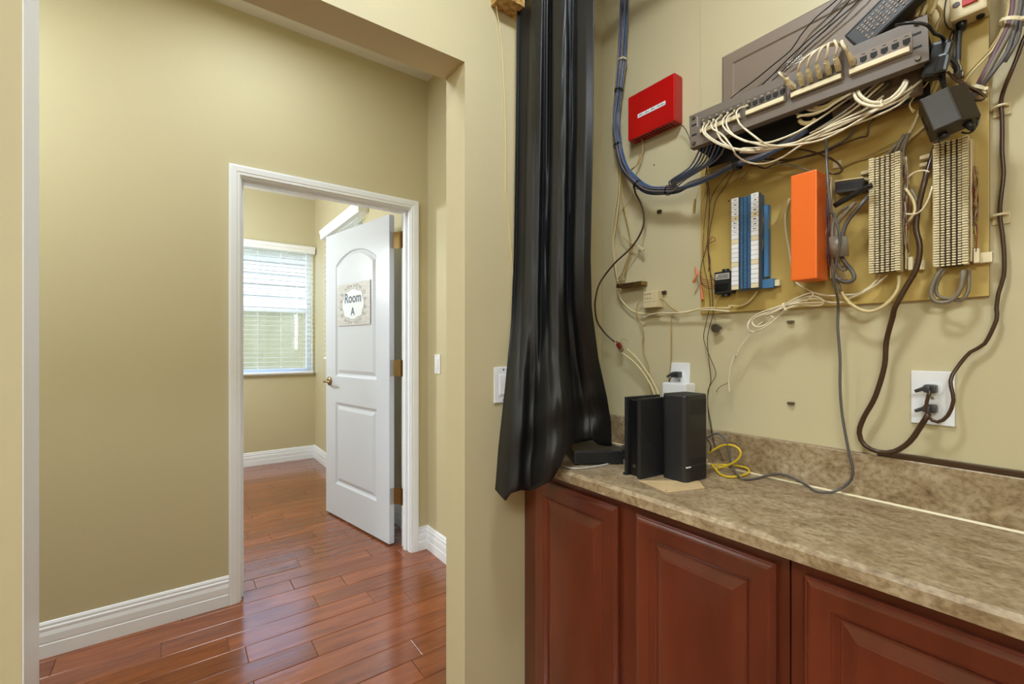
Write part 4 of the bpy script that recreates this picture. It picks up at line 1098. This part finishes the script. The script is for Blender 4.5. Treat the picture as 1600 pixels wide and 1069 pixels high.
# copper coloured test clips
for k, (a, b, lb) in enumerate((((765, 770), (780, 815), 'upper copper-coloured test clip left of the small adapter'), ((775, 830), (757, 862), 'middle copper-coloured test clip pointing down left'), ((800, 880), (812, 960), 'lower orange test clip hanging left of the small adapter'))):
    p, q = C(A3, .022, [a, b]); m = MB(); m.cyl(p, q, .0022, 10, .0045); m.cyl(q, q+(q-p)*.25, .0046, 10, .0036); m.build('test_clip', M['c_clip'], None, lb, 'clip')
wc('thin wire from the small adapter down to the hanging disc', B3, .02, [(1330, 430, .03), (1290, 470, .034), (1275, 560, .034), (1268, 660), (1272, 755)], .0009, 'c_tan', n=6)

# patch leads at the left port group and their long sweep to the right
def rp(crop, pts, off): x0, y0, s = crop; return [rackp(x0+p[0]*s, y0+p[1]*s, p[2] if len(p) > 2 else off) for p in pts]
ORD = ['leftmost', 'second from left', 'third from left', 'fourth from left', 'fifth from left', 'sixth from left', 'seventh from left']
sweeps = [
 ([(318, 560, .006), (290, 610, .02), (312, 690, .026), (470, 800, .03), (680, 870, .035), (900, 885, .035)], [(300, 245), (560, 235), (800, 200), (1050, 150), (1374, 60)]),
 ([(378, 540, .006), (330, 590, .02), (322, 670, .026), (450, 770, .03), (640, 850, .035), (860, 870, .035)], [(330, 265), (600, 255), (900, 190), (1374, -20)]),
 ([(430, 522, .006), (392, 560, .02), (408, 620, .026), (520, 690, .03), (610, 800, .036), (670, 900, .04)], [(225, 320), (330, 395), (480, 430), (640, 408), (800, 340), (1000, 210), (1374, 0)]),
 ([(520, 470, .006), (450, 520, .02), (452, 620, .026), (500, 740, .03), (620, 840, .035), (780, 885, .036)], [(280, 290), (480, 290), (700, 240), (1000, 170), (1374, 20)]),
 ([(600, 440, .006), (535, 500, .02), (532, 590, .026), (620, 680, .03), (800, 770, .035), (1000, 790, .035)], [(420, 175), (600, 178), (820, 110), (1050, 0)]),
 ([(680, 415, .006), (588, 480, .02), (575, 580, .026), (650, 690, .03), (820, 770, .035), (1050, 830, .036)], [(500, 205), (720, 215), (980, 195), (1374, 90)]),
 ([(830, 352, .006), (740, 370, .02), (690, 430, .026), (730, 560, .03), (880, 690, .035), (1000, 780, .036)], [(560, 190), (720, 212), (950, 170), (1200, 60), (1374, -40)])]
ends = [(1420, 150), (1426, 140), (1400, 148), (1425, 135), (1330, 150), (1440, 125), (1380, 150)]
for k, (p, q) in enumerate(sweeps):
    pts = rp(Z5, p, .03) + C(B1, .155, [(x, y, .155-.012*i) for i, (x, y) in enumerate(q)])
    pts += [wallp(ends[k][0]-30, ends[k][1]+22, .10), wallp(*ends[k], .085)]
    c_ = cable('patch_cable', 'ivory patch cable curling down from the left port group, ' + ORD[k] + ' port', pts, .0023, M['c_white'], 'patch cables of the left port group', n=8)
    a = rp(Z5, [p[0]], 0)[0]; m = MB(); m.cyl(a, a+RN*.008, .0032, 4, .0028); m.build('plug', M['cream'], c_)
# right-hand groups: booted plugs with leads arching up and over
px_plug = [(180, 605), (250, 580), (330, 545), (405, 510), (490, 480)]
for k, sc in enumerate(portc[2]):
    c0 = RM @ Vector((sc, .002, .050)); lean = -.012 if k == 0 else .0
    top = RM @ Vector((sc+lean, .030, .068))
    m = MB(); d_ = (top-c0)
    en = portc[2][5]+.004; arch = [top, RM @ Vector((sc+.007, .040, .080)), RM @ Vector((sc+(en-sc)*.42, .040, .0915+.001*k)), RM @ Vector((sc+(en-sc)*.85, .024, .0985)), RM @ Vector((en+.010, -.010, .0965)), RM @ Vector((en+.016, -.045, .076))]
    if k == 0: arch = [top, RM @ Vector((sc-.020, .036, .080)), RM @ Vector((sc-.022, .020, .088)), RM @ Vector((sc-.012, -.02, .085)), RM @ Vector((sc, -.05, .06))]
    c_ = cable('patch_cable', 'ivory patch cable arching over the panel top, ' + ORD[k] + ' in the third port group', arch, .0027, M['c_white'], 'patch cables of the third port group')
    m.cyl(RM @ Vector((sc, .001, .0505)), RM @ Vector((sc+lean*.4, .016, .056)), .0066, 4, .0066)
    m.cyl(RM @ Vector((sc+lean*.4, .016, .056)), top, .0058, 8, .0034)
    for q_ in range(3):
        p_ = RM @ Vector((sc+lean*.6, .018+q_*.004, .058+q_*.003)); m.cyl(p_, p_ + (top-c0).normalized()*.0016, .0062-.0006*q_, 8)
    m.build('plug', M['cream'], c_)
sc = portc[3][0]
c_ = cable('patch_cable', 'ivory patch cable with a ribbed boot at the left of the last port group', [RM @ Vector((sc-.004, .030, .066)), RM @ Vector((sc-.010, .038, .082)), RM @ Vector((sc-.014, .026, .096)), RM @ Vector((sc-.018, .0, .098)), RM @ Vector((sc-.02, -.04, .08))], .0036, M['c_white'])
m = MB(); m.cyl(RM @ Vector((sc, .001, .0505)), RM @ Vector((sc-.001, .016, .056)), .0066, 4); m.cyl(RM @ Vector((sc-.001, .016, .056)), RM @ Vector((sc-.004, .030, .066)), .0058, 8, .004); m.build('plug', M['cream'], c_)

# loops and runs under the right half of the panel
lp = [('thick ivory cable loop tied under the panel, outer strand', [(665, 80, .11), (700, 180, .13), (800, 240, .14), (920, 262, .14), (1010, 240, .14), (1150, 160, .13), (1240, 50, .12), (1262, -20, .10)]),
      ('thick ivory cable loop tied under the panel, inner strand', [(710, 70, .11), (745, 140, .13), (830, 200, .14), (930, 218, .14), (1030, 200, .14), (1130, 130, .13), (1215, 30, .12), (1240, -30, .10)])]
for lb, p in lp: wc(lb, B2, .13, p, .0034, 'c_white')
tie_at('thin pale tie on the thick cable loop under the panel', B2, (990, 225), (1040, 205), .14, .0075, M['cream'], .003)
runs = [('grey cable running along under the panel, topmost', [(0, 572), (200, 452), (400, 318), (600, 180), (790, 50), (880, -10)], .09, .0026, 'c_lgrey'),
        ('grey cable running steeply under the panel, second from top', [(250, 520), (400, 430), (560, 322), (700, 210), (820, 100), (930, 0)], .085, .0022, 'c_lgrey'),
        ('pale cable under the panel joining the long sweep', [(180, 560), (380, 462), (600, 340), (760, 215), (900, 90), (1000, 0)], .095, .0022, 'c_white'),
        ('grey cable below the others, rising to the right', [(400, 440), (600, 330), (780, 220), (920, 120), (1060, 0)], .08, .0022, 'c_grey'),
        ('brown-grey cable dropping in an arc under the panel', [(780, 230, .08), (735, 340), (690, 480), (620, 590), (540, 660), (420, 720), (300, 770)], .03, .0024, 'c_slate'),
        ('tan cable bunch strand crossing the dark gap', [(830, 170), (880, 90), (960, 0)], .08, .0028, 'c_tan')]
for lb, p, o_, r_, mt in runs: wc(lb, B2, o_, p, r_, mt)
for k, p in enumerate(([(20, 322), (60, 352), (160, 362), (280, 330), (400, 250), (500, 170), (590, 110)], [(125, 275), (190, 300), (300, 290), (420, 215), (540, 140), (640, 90)],
                       [(190, 250), (270, 272), (380, 240), (480, 180), (600, 120), (680, 80)], [(40, 380), (90, 360), (200, 345), (340, 300), (460, 220), (640, 110)])):
    wc('slack cream cable bunched behind the lower edge of the panel, ' + ('lowest', 'second lowest', 'third lowest', 'topmost')[(1, 2, 3, 0)[k]], B2, .10+.006*k, p, .0030, 'c_white' if k % 2 else 'c_ivory', 'slack cables bunched under the panel')
wc('fat cream cable end curled under the middle of the panel', B2, .105, [(65, 410), (95, 442), (160, 448), (215, 430), (240, 395)], .0050, 'c_ivory')
wc('thin wire from the panel end curling onto the board', B2, .05, [(1425, 80), (1360, 140), (1300, 220), (1300, 270), (1350, 310)], .0012, 'c_ivory')
wc('kinked dark brown wire running across the board under the panel', B1, .035, [(400, 445), (480, 455), (570, 482), (640, 455), (720, 425), (860, 395), (1000, 360), (1200, 315), (1374, 255)], .0018, 'c_brown',
   extra=C(B2, .03, [(140, 815), (300, 778), (460, 715), (600, 655), (740, 605), (815, 592), (835, 540), (840, 480), (890, 395), (940, 350), (1000, 312), (1120, 293), (1180, 255), (1235, 200)]))
wc('thick brown cable sagging from the tape across the board', B1, .05, [(300, 400, .09), (420, 350), (560, 300), (720, 262), (860, 246), (1000, 256), (1160, 290), (1374, 372)], .0022, 'c_brown',
   extra=C(B2, .04, [(400, 830), (480, 880), (530, 940), (540, 975), (500, 1005), (440, 1010), (390, 1000)]))
wc('grey-brown cable slanting down to the orange cover', B1, .05, [(330, 380, .09), (480, 375), (560, 392), (680, 405), (760, 430), (940, 455), (1040, 490), (1110, 512)], .0022, 'c_grey')
wc('thick brown cable running level just under the sweep', B1, .045, [(420, 375), (620, 372), (800, 385), (950, 368), (1150, 315), (1374, 262)], .0026, 'c_brown')
for k, p in enumerate(([(265, 500, .06), (270, 540), (240, 600), (200, 640)], [(380, 470, .06), (340, 560), (260, 610)], [(400, 560), (340, 590), (320, 650)])):
    wc('short cut tan wire end sprouting below the black tape', B1, .02, p, .0015, 'c_tan', 'cut wire ends below the black tape')
wc('thin ivory wires running to the cable mount above the orange cover', B2, .02, [(1180, 640), (1040, 690), (880, 775), (740, 840), (620, 895), (560, 930)], .0014, 'c_tan')
wc('lower thin tan wire to the cable mount above the orange cover', B2, .018, [(1060, 735), (900, 805), (760, 850), (640, 890), (520, 960)], .0014, 'c_tan')
# wires over the taupe case
for lb, p in (('thin black wire over the taupe case, leftmost of three', [(330, 660, .09), (400, 600), (480, 545), (620, 430), (740, 330), (800, 240), (900, 120), (1040, 0), (1180, -160), (1230, -700), (1230, -2100)]),
              ('thin black wire over the taupe case, middle of three', [(540, 570, .10), (620, 490), (740, 370), (870, 250), (1000, 140), (1120, 10), (1220, -150), (1270, -700), (1270, -2100)]),
              ('thin black wire over the taupe case, rightmost of three', [(585, 560, .10), (640, 510), (720, 430), (880, 275), (1050, 125), (1180, 8), (1270, -140), (1310, -700), (1310, -2100)])):
    wc(lb, Z8, .072, p, .0016, 'c_black')
wc('short dark wire stub beside the middle one over the taupe case', Z8, .07, [(900, 200), (960, 140), (1020, 60), (1060, 20), (1090, -20)], .0013, 'c_slate')
# long hanging ones
zz = [(1450, 950), (1280, 852), (1100, 803), (950, 822), (800, 862), (680, 872, CT+.004), (600, 842, CT+.008)]
wc('long slate grey cable hanging from the panel to the worktop', B1, .10, [(1300, 40, .10), (1305, 200, .09), (1312, 420, .10), (1330, 700, .12), (1365, 1000, .115)], .0030, 'c_slate',
   extra=C(A4, .11, [(215, 430, .11), (248, 530, .105), (258, 610, .1), (235, 740, .09), (216, 850, .08), (240, 960, .06)]) + C(A6, .035, [(366, 40), (364, 140), (376, 300), (376, 450), (388, 600), (418, 770), (442, 870), (436, 930, .03)]) +
   Z(A6, [(395, 972), (330, 1000), (250, 995)]) + Z(D1, zz) + C(D1, .055, [(545, 770), (492, 650), (462, 470), (425, 370), (350, 305), (280, 308), (200, 350), (120, 400)]))
wc('heavy brown power cord looping down to the lower plug of the right outlet', A4, .045, [(890, -60, .03), (850, 60, .03), (800, 220), (762, 380), (745, 520), (770, 640), (748, 780), (680, 900), (610, 1030)], .0053, 'c_brown',
   extra=C(A6, .045, [(652, 80, .04), (618, 210, .03), (608, 340, .028), (560, 500, .028), (500, 610, .026), (476, 690, .026), (505, 755, .026), (580, 790, .026), (660, 786, .026), (740, 735, .028), (800, 650, .032), (838, 590, .038)]))
wc('brown twin cord down the right wall to the upper plug of the right outlet', B6, .03, [(1330, -4300), (1330, -2000), (1330, -700), (1290, -240), (1230, -80), (1178, 20), (1130, 160), (1060, 330), (1000, 480, .02), (972, 600, .013), (982, 700, .012), (985, 900, .012)], .0034, 'c_brown',
   extra=C(A4, .012, [(1298, 40), (1308, 170), (1290, 330, .014), (1284, 440), (1300, 560), (1312, 700), (1308, 830), (1275, 940), (1262, 1040)]) +
   C(A6, .014, [(1192, 100), (1130, 225), (1055, 268), (985, 352, .02), (952, 420, .03), (968, 520, .035), (938, 600, .035), (885, 633, .035), (838, 605, .035), (828, 530, .035), (848, 470, .036)]))
# thick cables from the top right corner
big = [([(1440, -5100), (1440, -2500), (1430, -800), (1400, -60), (1390, 120), (1330, 330), (1230, 530), (1120, 760), (1010, 960)], .0052, 'c_violet'), ([(1490, -5100), (1490, -2500), (1480, -800), (1450, -60), (1430, 150), (1370, 340), (1260, 560), (1160, 740), (1040, 960)], .0046, 'c_grey'),
       ([(1540, -5100), (1540, -2500), (1530, -800), (1500, -60), (1470, 160), (1420, 340), (1330, 620), (1200, 800), (1080, 960)], .0040, 'c_slate'), ([(1410, -5100), (1410, -2500), (1400, -800), (1370, -60), (1340, 150), (1300, 320), (1150, 600), (960, 800), (800, 990)], .0024, 'c_ivory'),
       ([(1390, -5100), (1390, -2500), (1380, -800), (1350, -60), (1320, 150), (1280, 330), (1130, 580), (930, 790), (780, 960)], .0024, 'c_tan'), ([(1600, -5100), (1600, -2500), (1590, -800), (1560, -60), (1520, 160), (1480, 330), (1440, 500), (1300, 740)], .0030, 'c_slate')]
lbs = ['thick violet-grey cable from the top right corner, foremost', 'thick grey cable from the top right corner, beside the violet one', 'slate cable from the top right corner, right of the thick ones',
       'thin ivory cable from the top right corner, leftmost pair, lower', 'thin tan cable from the top right corner, leftmost pair, upper', 'rightmost dark cable of the tied bunch in the top right corner']
ext = [[(720, 520), (560, 640), (300, 800)], [(760, 500), (600, 660), (340, 840)], [(700, 560), (500, 700)], None, None, None]
for (p, r_, mt), lb, ex in zip(big, lbs, ext):
    wc(lb, Z7, .045, p, r_, mt, extra=C(B6, .03, ex) if ex else None)
tie_at('knotted pale tie round the cables in the top right corner', Z7, (1395, 262), (1350, 340), .045, .0185, M['cream'], .006)
tie_at('pale tie round the thick cables beside the tilted power adapter', B6, (775, 470), (735, 520), .03, .0150, M['cream'], .006)
for k, p in enumerate(([(420, 260, .06), (330, 470, .04), (240, 620, .03), (150, 830), (40, 1000)], [(440, 300, .06), (360, 480, .04), (200, 720), (120, 870), (70, 980), (60, 1060)], [(560, 650, .03), (330, 760), (190, 880), (130, 930), (60, 1010)])):
    wc('ivory cable passing behind the tilted adapter to the cream block top', B6, .022, p, .0030, 'c_ivory', 'cables behind the tilted adapter')
wc('ivory wire arcing left from behind the tilted adapter', B6, .05, [(350, 280, .07), (310, 390), (230, 480), (150, 570), (125, 630), (160, 690)], .0016, 'c_ivory')
for k, p in enumerate(([(1180, 640), (1040, 800), (1010, 830)], [(1230, 570), (1170, 690), (1130, 770)], [(1270, 560), (1230, 660), (1180, 760)], [(1285, 560), (1230, 720), (1225, 820), (1250, 900)])):
    wc('grey cable entering the top of the left cream block, ' + ORD[k], B2, .03, p, .0032, 'c_grey', 'cables entering the left cream block')
# power cords near the surge strip
q = wallp(1502, 44, .032)
wc('stiff dark power cord dropping from the surge protector', Z7, .032, [(762, 300), (748, 500), (742, 700), (725, 860), (740, 900)], .0045, 'c_dgrey')
wc('second dark cord beside the one from the surge protector', Z7, .028, [(735, 300), (718, 500), (700, 720)], .0028, 'c_slate')
wc('dark brown cord slanting behind the surge protector cords', Z7, .022, [(690, 370), (650, 480), (615, 580), (640, 700)], .0042, 'c_brown')
wc('thin brown wire hanging left of the surge protector', Z7, .03, [(600, -20), (578, 120), (582, 250), (625, 338), (700, 362)], .0014, 'c_brown')
for k, p in enumerate(([(370, -20), (350, 100), (310, 190)], [(480, -20), (450, 90), (405, 175)], [(250, 20), (270, 110), (240, 200)])):
    wc('cream cable coming down behind the panel end, ' + ('middle one', 'right one', 'left one')[k], Z7, .07, p, .0042, 'c_ivory', 'cream cables behind the panel end')
wc('tan cable looping right beside the panel end', Z7, .04, [(470, 60), (530, 130), (540, 200), (495, 290), (480, 380)], .0030, 'c_tan')
wc('black cord wrapped over the right end of the panel', Z7, .165, [(0, 300, .155), (100, 280), (220, 270), (330, 285), (400, 320, .16), (460, 400, .14), (540, 430, .12), (590, 500, .10)], .0030, 'c_black')
wc('brown twin cord of the tilted adapter folded into a long loop', B6, .10, [(480, 310), (560, 390), (680, 450), (780, 500), (822, 545), (790, 572), (720, 560), (640, 505), (610, 470)], .0024, 'c_brown')
wc('second fold of the brown cord above the tilted adapter', B6, .095, [(530, 330), (610, 400), (700, 470), (800, 520), (815, 560), (740, 575), (650, 540)], .0021, 'c_brown')
wc('thin black output cord curving right of the tilted adapter', B6, .10, [(630, 520, .09), (700, 600), (750, 680), (765, 760), (730, 840), (680, 880), (610, 872)], .0017, 'c_black')
wc('clump of dark cord beside the panel end', B6, .07, [(400, 40), (450, 20), (480, 90), (520, 110), (500, 180), (560, 240), (580, 300), (550, 350)], .0032, 'c_dgrey')
m = MB()
for k in range(3):
    p_ = wallp(1494+3*k, 100+9*k, .05); m.bbox((-.006, -.006, -.006), (.006, .006, .006), .002, Matrix.Translation(p_))
m.build('terminal_lug', M['steel'], None, 'small dull metal lugs beside the surge protector cords', 'terminal')

# connectors and wiring between the orange cover and the cream block
p, q = C(B4, .05, [(110, 108), (305, 82)]); u_ = (q-p).normalized()
m = MB(); dz = .026; m.add([p, q, q+Vector((0, 0, -dz)), p+Vector((0, 0, -dz)), p+Vector((.035, 0, 0)), q+Vector((.035, 0, 0)), q+Vector((.035, 0, -dz)), p+Vector((.035, 0, -dz))], [(0,1,2,3),(4,7,6,5),(0,4,5,1),(1,5,6,2),(2,6,7,3),(3,7,4,0)])
cn = m.build('cable_connector', M['c_dgrey'], None, 'flat dark multi-pin connector between the orange cover and the cream block', 'connector')
m = MB(); m.tube([p+Vector((-.001, 0, .001)), q+Vector((-.001, 0, .001))], .0018, 6); m.build('shell_rim', M['cream2'], cn)
m = MB()
for k in range(14):
    t = (k+.5)/14; c = p.lerp(q, t); m.box((c.x-.0008, c.y-.0012, c.z-.020), (c.x+.0002, c.y+.0006, c.z-.006))
m.build('pin_row', M['dark'], cn, kind='stuff')
wc('short fat black cable pointing up right from the orange cover side', B4, .085, [(105, 275), (180, 232), (270, 180), (330, 148), (370, 132)], .0062, 'c_black')
wc('slack grey cable bent down into the wrap from upper right', B4, .06, [(345, 205, .05), (270, 290), (205, 370), (172, 440), (160, 520), (160, 640), (215, 710), (245, 765), (225, 800), (170, 805), (120, 775)], .0046, 'c_slate')
wc('grey cable with a tight curl below the wrap', B4, .055, [(250, 250), (180, 330), (125, 400), (120, 520), (120, 640), (140, 700), (170, 722), (185, 712), (170, 690)], .0042, 'c_grey')
wc('grey cable beside the orange cover running into the wrap', B4, .05, [(200, 280), (140, 320), (95, 400), (92, 520), (98, 640), (110, 740), (150, 870)], .0038, 'c_grey')
a, b = C(B4, .070, [(66, 492), (198, 488)]); c_, d_ = C(B4, .070, [(76, 645), (205, 622)])
m = MB(); nseg = 8; lo1 = []; lo2 = []
for i in range(nseg+1):
    t = i/nseg; bl_ = Vector((-.010*math.sin(math.pi*t), 0, 0)); lo1.append(a.lerp(b, t)+bl_); lo2.append(c_.lerp(d_, t)+bl_)
vs = lo1 + lo2 + [v+Vector((.0015, 0, 0)) for v in lo1] + [v+Vector((.0015, 0, 0)) for v in lo2]; n1 = nseg+1
fs = [(i, i+1, n1+i+1, n1+i) for i in range(nseg)] + [(2*n1+i, 3*n1+i, 3*n1+i+1, 2*n1+i+1) for i in range(nseg)] + [(i, 2*n1+i, 2*n1+i+1, i+1) for i in range(nseg)] + [(n1+i, n1+i+1, 3*n1+i+1, 3*n1+i) for i in range(nseg)] + [(0, n1, 3*n1, 2*n1), (nseg, 2*n1+nseg, 3*n1+nseg, n1+nseg)]
m.add(vs, fs); m.build('cable_wrap', M['c_grey'], None, 'wide grey fabric wrap holding cables right of the orange cover', 'cable tie', smooth=True)
wc('thick pale cable swooping under the left cream block', B4, .045, [(145, 850), (165, 890), (210, 950), (280, 995), (350, 1010), (430, 985), (500, 925), (550, 850), (555, 760)], .0036, 'c_ivory')
wc('white cable from the orange cover along to the left cream block foot', B5, .030, [(865, 165), (950, 222), (1080, 285), (1220, 318), (1350, 322)], .0022, 'c_white', extra=C(B4, .032, [(160, 895), (240, 893), (310, 870), (380, 815), (425, 762)]))
wc('white cable leaving the coil towards the left cream block foot', B5, .036, [(1190, 378), (1290, 404), (1400, 402), (1460, 385)], .0022, 'c_white', extra=C(B4, .036, [(220, 915), (320, 870), (400, 820), (475, 755)]))
wc('white cable hugging the left side of the orange cover', A3, .02, [(1372, 330), (1346, 420), (1346, 520), (1368, 660), (1392, 800), (1402, 860)], .0022, 'c_white')
rk = random.Random(4)
def jumpers(n, parent, crop, x0, x1, y0, y1, off, mats, r=.0009, amp=10):
    for k in range(n):
        x = rk.uniform(x0, x1); ya = rk.uniform(y0, y0+(y1-y0)*.4); yb = rk.uniform(y0+(y1-y0)*.55, y1)
        pts = [(x + rk.uniform(-amp, amp), ya + (yb-ya)*t/5, off + rk.uniform(-.012, .012)) for t in range(6)]
        cable('wire', None, C(crop, off, pts), r, M[rk.choice(mats)], parent=parent, n=5)
jumpers(20, ob, A4, 150, 190, 180, 800, .045, ['c_violet', 'c_lgrey', 'c_red', 'c_violet'])
jumpers(18, B3_, A4, 652, 690, 60, 700, .040, ['c_red', 'c_tan', 'c_lgrey', 'c_violet'])
jumpers(20, B4_, A4, 1102, 1140, 120, 690, .030, ['c_red', 'c_tan', 'c_tan', 'c_violet'])
jumpers(8, e, A3, 1170, 1200, 340, 720, .030, ['c_tan', 'c_grey'])
for k in range(6):
    wc('hair-thin copper wire straying left of the orange cover', A3, .03, [(1180+k*6, 420+k*18), (1230, 480+k*10), (1290, 500-k*6), (1335, 440-k*22), (1375, 330+k*14)], .0006, 'c_tan', 'stray copper wires left of the orange cover', n=5)
wc('white jumper rising between the cream blocks', A4, .06, [(690, 200), (720, 172), (760, 155), (800, 150), (830, 160)], .0016, 'c_white')
wc('white jumper swinging under between the cream blocks', A4, .06, [(680, 428), (740, 430), (790, 395), (830, 320), (850, 250)], .0016, 'c_white')
wc('ivory cable arched down the right side of the left cream block', B4, .05, [(600, 155), (640, 210), (665, 270), (660, 330), (620, 385)], .0028, 'c_ivory')
wc('grey cable arched inside the ivory one by the left cream block', B4, .045, [(640, 160), (672, 220), (682, 280), (665, 350), (610, 400)], .0026, 'c_grey')
wc('grey cable loop hanging below the right cream block, outer', A4, .04, [(905, 780), (862, 860), (842, 930), (860, 985), (920, 1000), (985, 975), (1035, 900), (1050, 790)], .0040, 'c_grey')
wc('grey cable loop hanging below the right cream block, inner', A4, .032, [(930, 785), (885, 860), (872, 930), (905, 965), (960, 975), (1030, 985), (1080, 930), (1085, 790)], .0032, 'c_grey')
# white coil tied on the board foot
W2_ = [(740, 425), (600, 470), (430, 530), (330, 600), (292, 680), (320, 742), (380, 748), (470, 715), (590, 625), (680, 545), (740, 480), (860, 440), (960, 405), (1050, 330), (1072, 292), (1010, 295), (880, 345), (760, 410),
       (620, 480), (470, 545), (370, 590), (345, 640), (380, 685), (440, 690), (530, 650), (590, 585), (570, 568), (510, 562), (640, 500), (740, 455), (900, 430), (1080, 440), (1170, 428), (1192, 385), (1140, 345), (1040, 325), (900, 370), (760, 430)]
wc('white cable tied in a flat coil hanging off the board foot', B5, .055, [(x, y, .050+.006*((i*5) % 3)) for i, (x, y) in enumerate(W2_)], .0021, 'c_white')
W3_ = [(760, 445), (920, 385), (1080, 355), (1185, 372), (1180, 400), (1060, 405), (900, 410), (740, 440), (560, 530), (500, 556)]
wc('inner turns of the white coil on the board foot', B5, .058, [(x, y, .058) for x, y in W3_], .0021, 'c_white')
tie_at('white tie round the waist of the white coil', B5, (742, 450), (790, 430), .055, .0095, M['cream'], .006)
wc('white tail of the coil hanging down with a forked end', B5, .04, [(470, 630, .05), (380, 700, .05), (320, 770), (250, 870), (185, 970), (150, 1050)], .0017, 'c_white', extra=C(A5, .03, [(968, 270), (945, 330), (933, 390), (930, 430), (932, 455), (934, 482)]))
wc('bared side wire of the forked white tail', A5, .03, [(932, 425), (915, 435), (890, 446), (872, 462), (866, 478)], .0011, 'c_grey', n=6)
# on the worktop
yel = [(205, 548, 1), (290, 500, 1), (370, 455, 1), (450, 440, 1), (540, 455, 1), (605, 505, 1), (615, 570, 1), (560, 640, 1), (480, 685, 1), (380, 722, 1), (280, 738, 1)]
pp_ = C(D1, .05, [(x, y, .05) for x, y, _ in yel])
wc('yellow network cable standing in an upright coil behind the tower router', D1, .055, [(x, y) for x, y, _ in yel], .0030, 'c_yellow')
cable('cable', 'yellow network cable loop lying flat beside the tower router', Z(D1, [(250, 690, CT+.02), (400, 690, CT+.012), (560, 700, CT+.006), (680, 725, CT+.004), (725, 765, CT+.004), (690, 805, CT+.004), (580, 835, CT+.004), (450, 840, CT+.004), (350, 800, CT+.004), (305, 740, CT+.01), (260, 700, CT+.02)]), .0030, M['c_yellow'])
m = MB(); c = zp(1100, 722, CT+.022); m.bbox((c.x-.006, c.y-.008, c.z-.006), (c.x+.008, c.y+.008, c.z+.010), .0015); m.build('network_plug', M['cream2'], None, 'clear plug of the yellow cable beside the tower router', 'plug')
wc('black lead curving out behind the tower router', D1, .06, [(195, 372), (225, 410), (245, 460), (238, 520)], .0018, 'c_black')
cable('cable', 'white cord lying in front of the flat modem', Z(D2, [(150, 222, CT+.004), (220, 245), (330, 258), (500, 240), (650, 215), (780, 180), (870, 130, CT+.006), (912, 85, CT+.012), (918, 30, CT+.02), (905, 0, CT+.026), (860, -20, CT+.03)]), .0026, M['c_lgrey'])
# yellow wire on the end wall beside the curtain
cable('wire', 'thin yellow-ivory wire stapled down the end wall beside the curtain', [endp(776, -60, .02), endp(776, 8, .012), endp(780, 40, .004), endp(784, 80, .004), endp(787, 130, .005), endp(789, 180, .004), endp(790, 240, .004), endp(790, 300, .005), endp(795, 350, .004), endp(799, 400, .004), endp(803, 450, .004), endp(806, 520, .004)], .0021, M['c_ivory'], cat='wire')
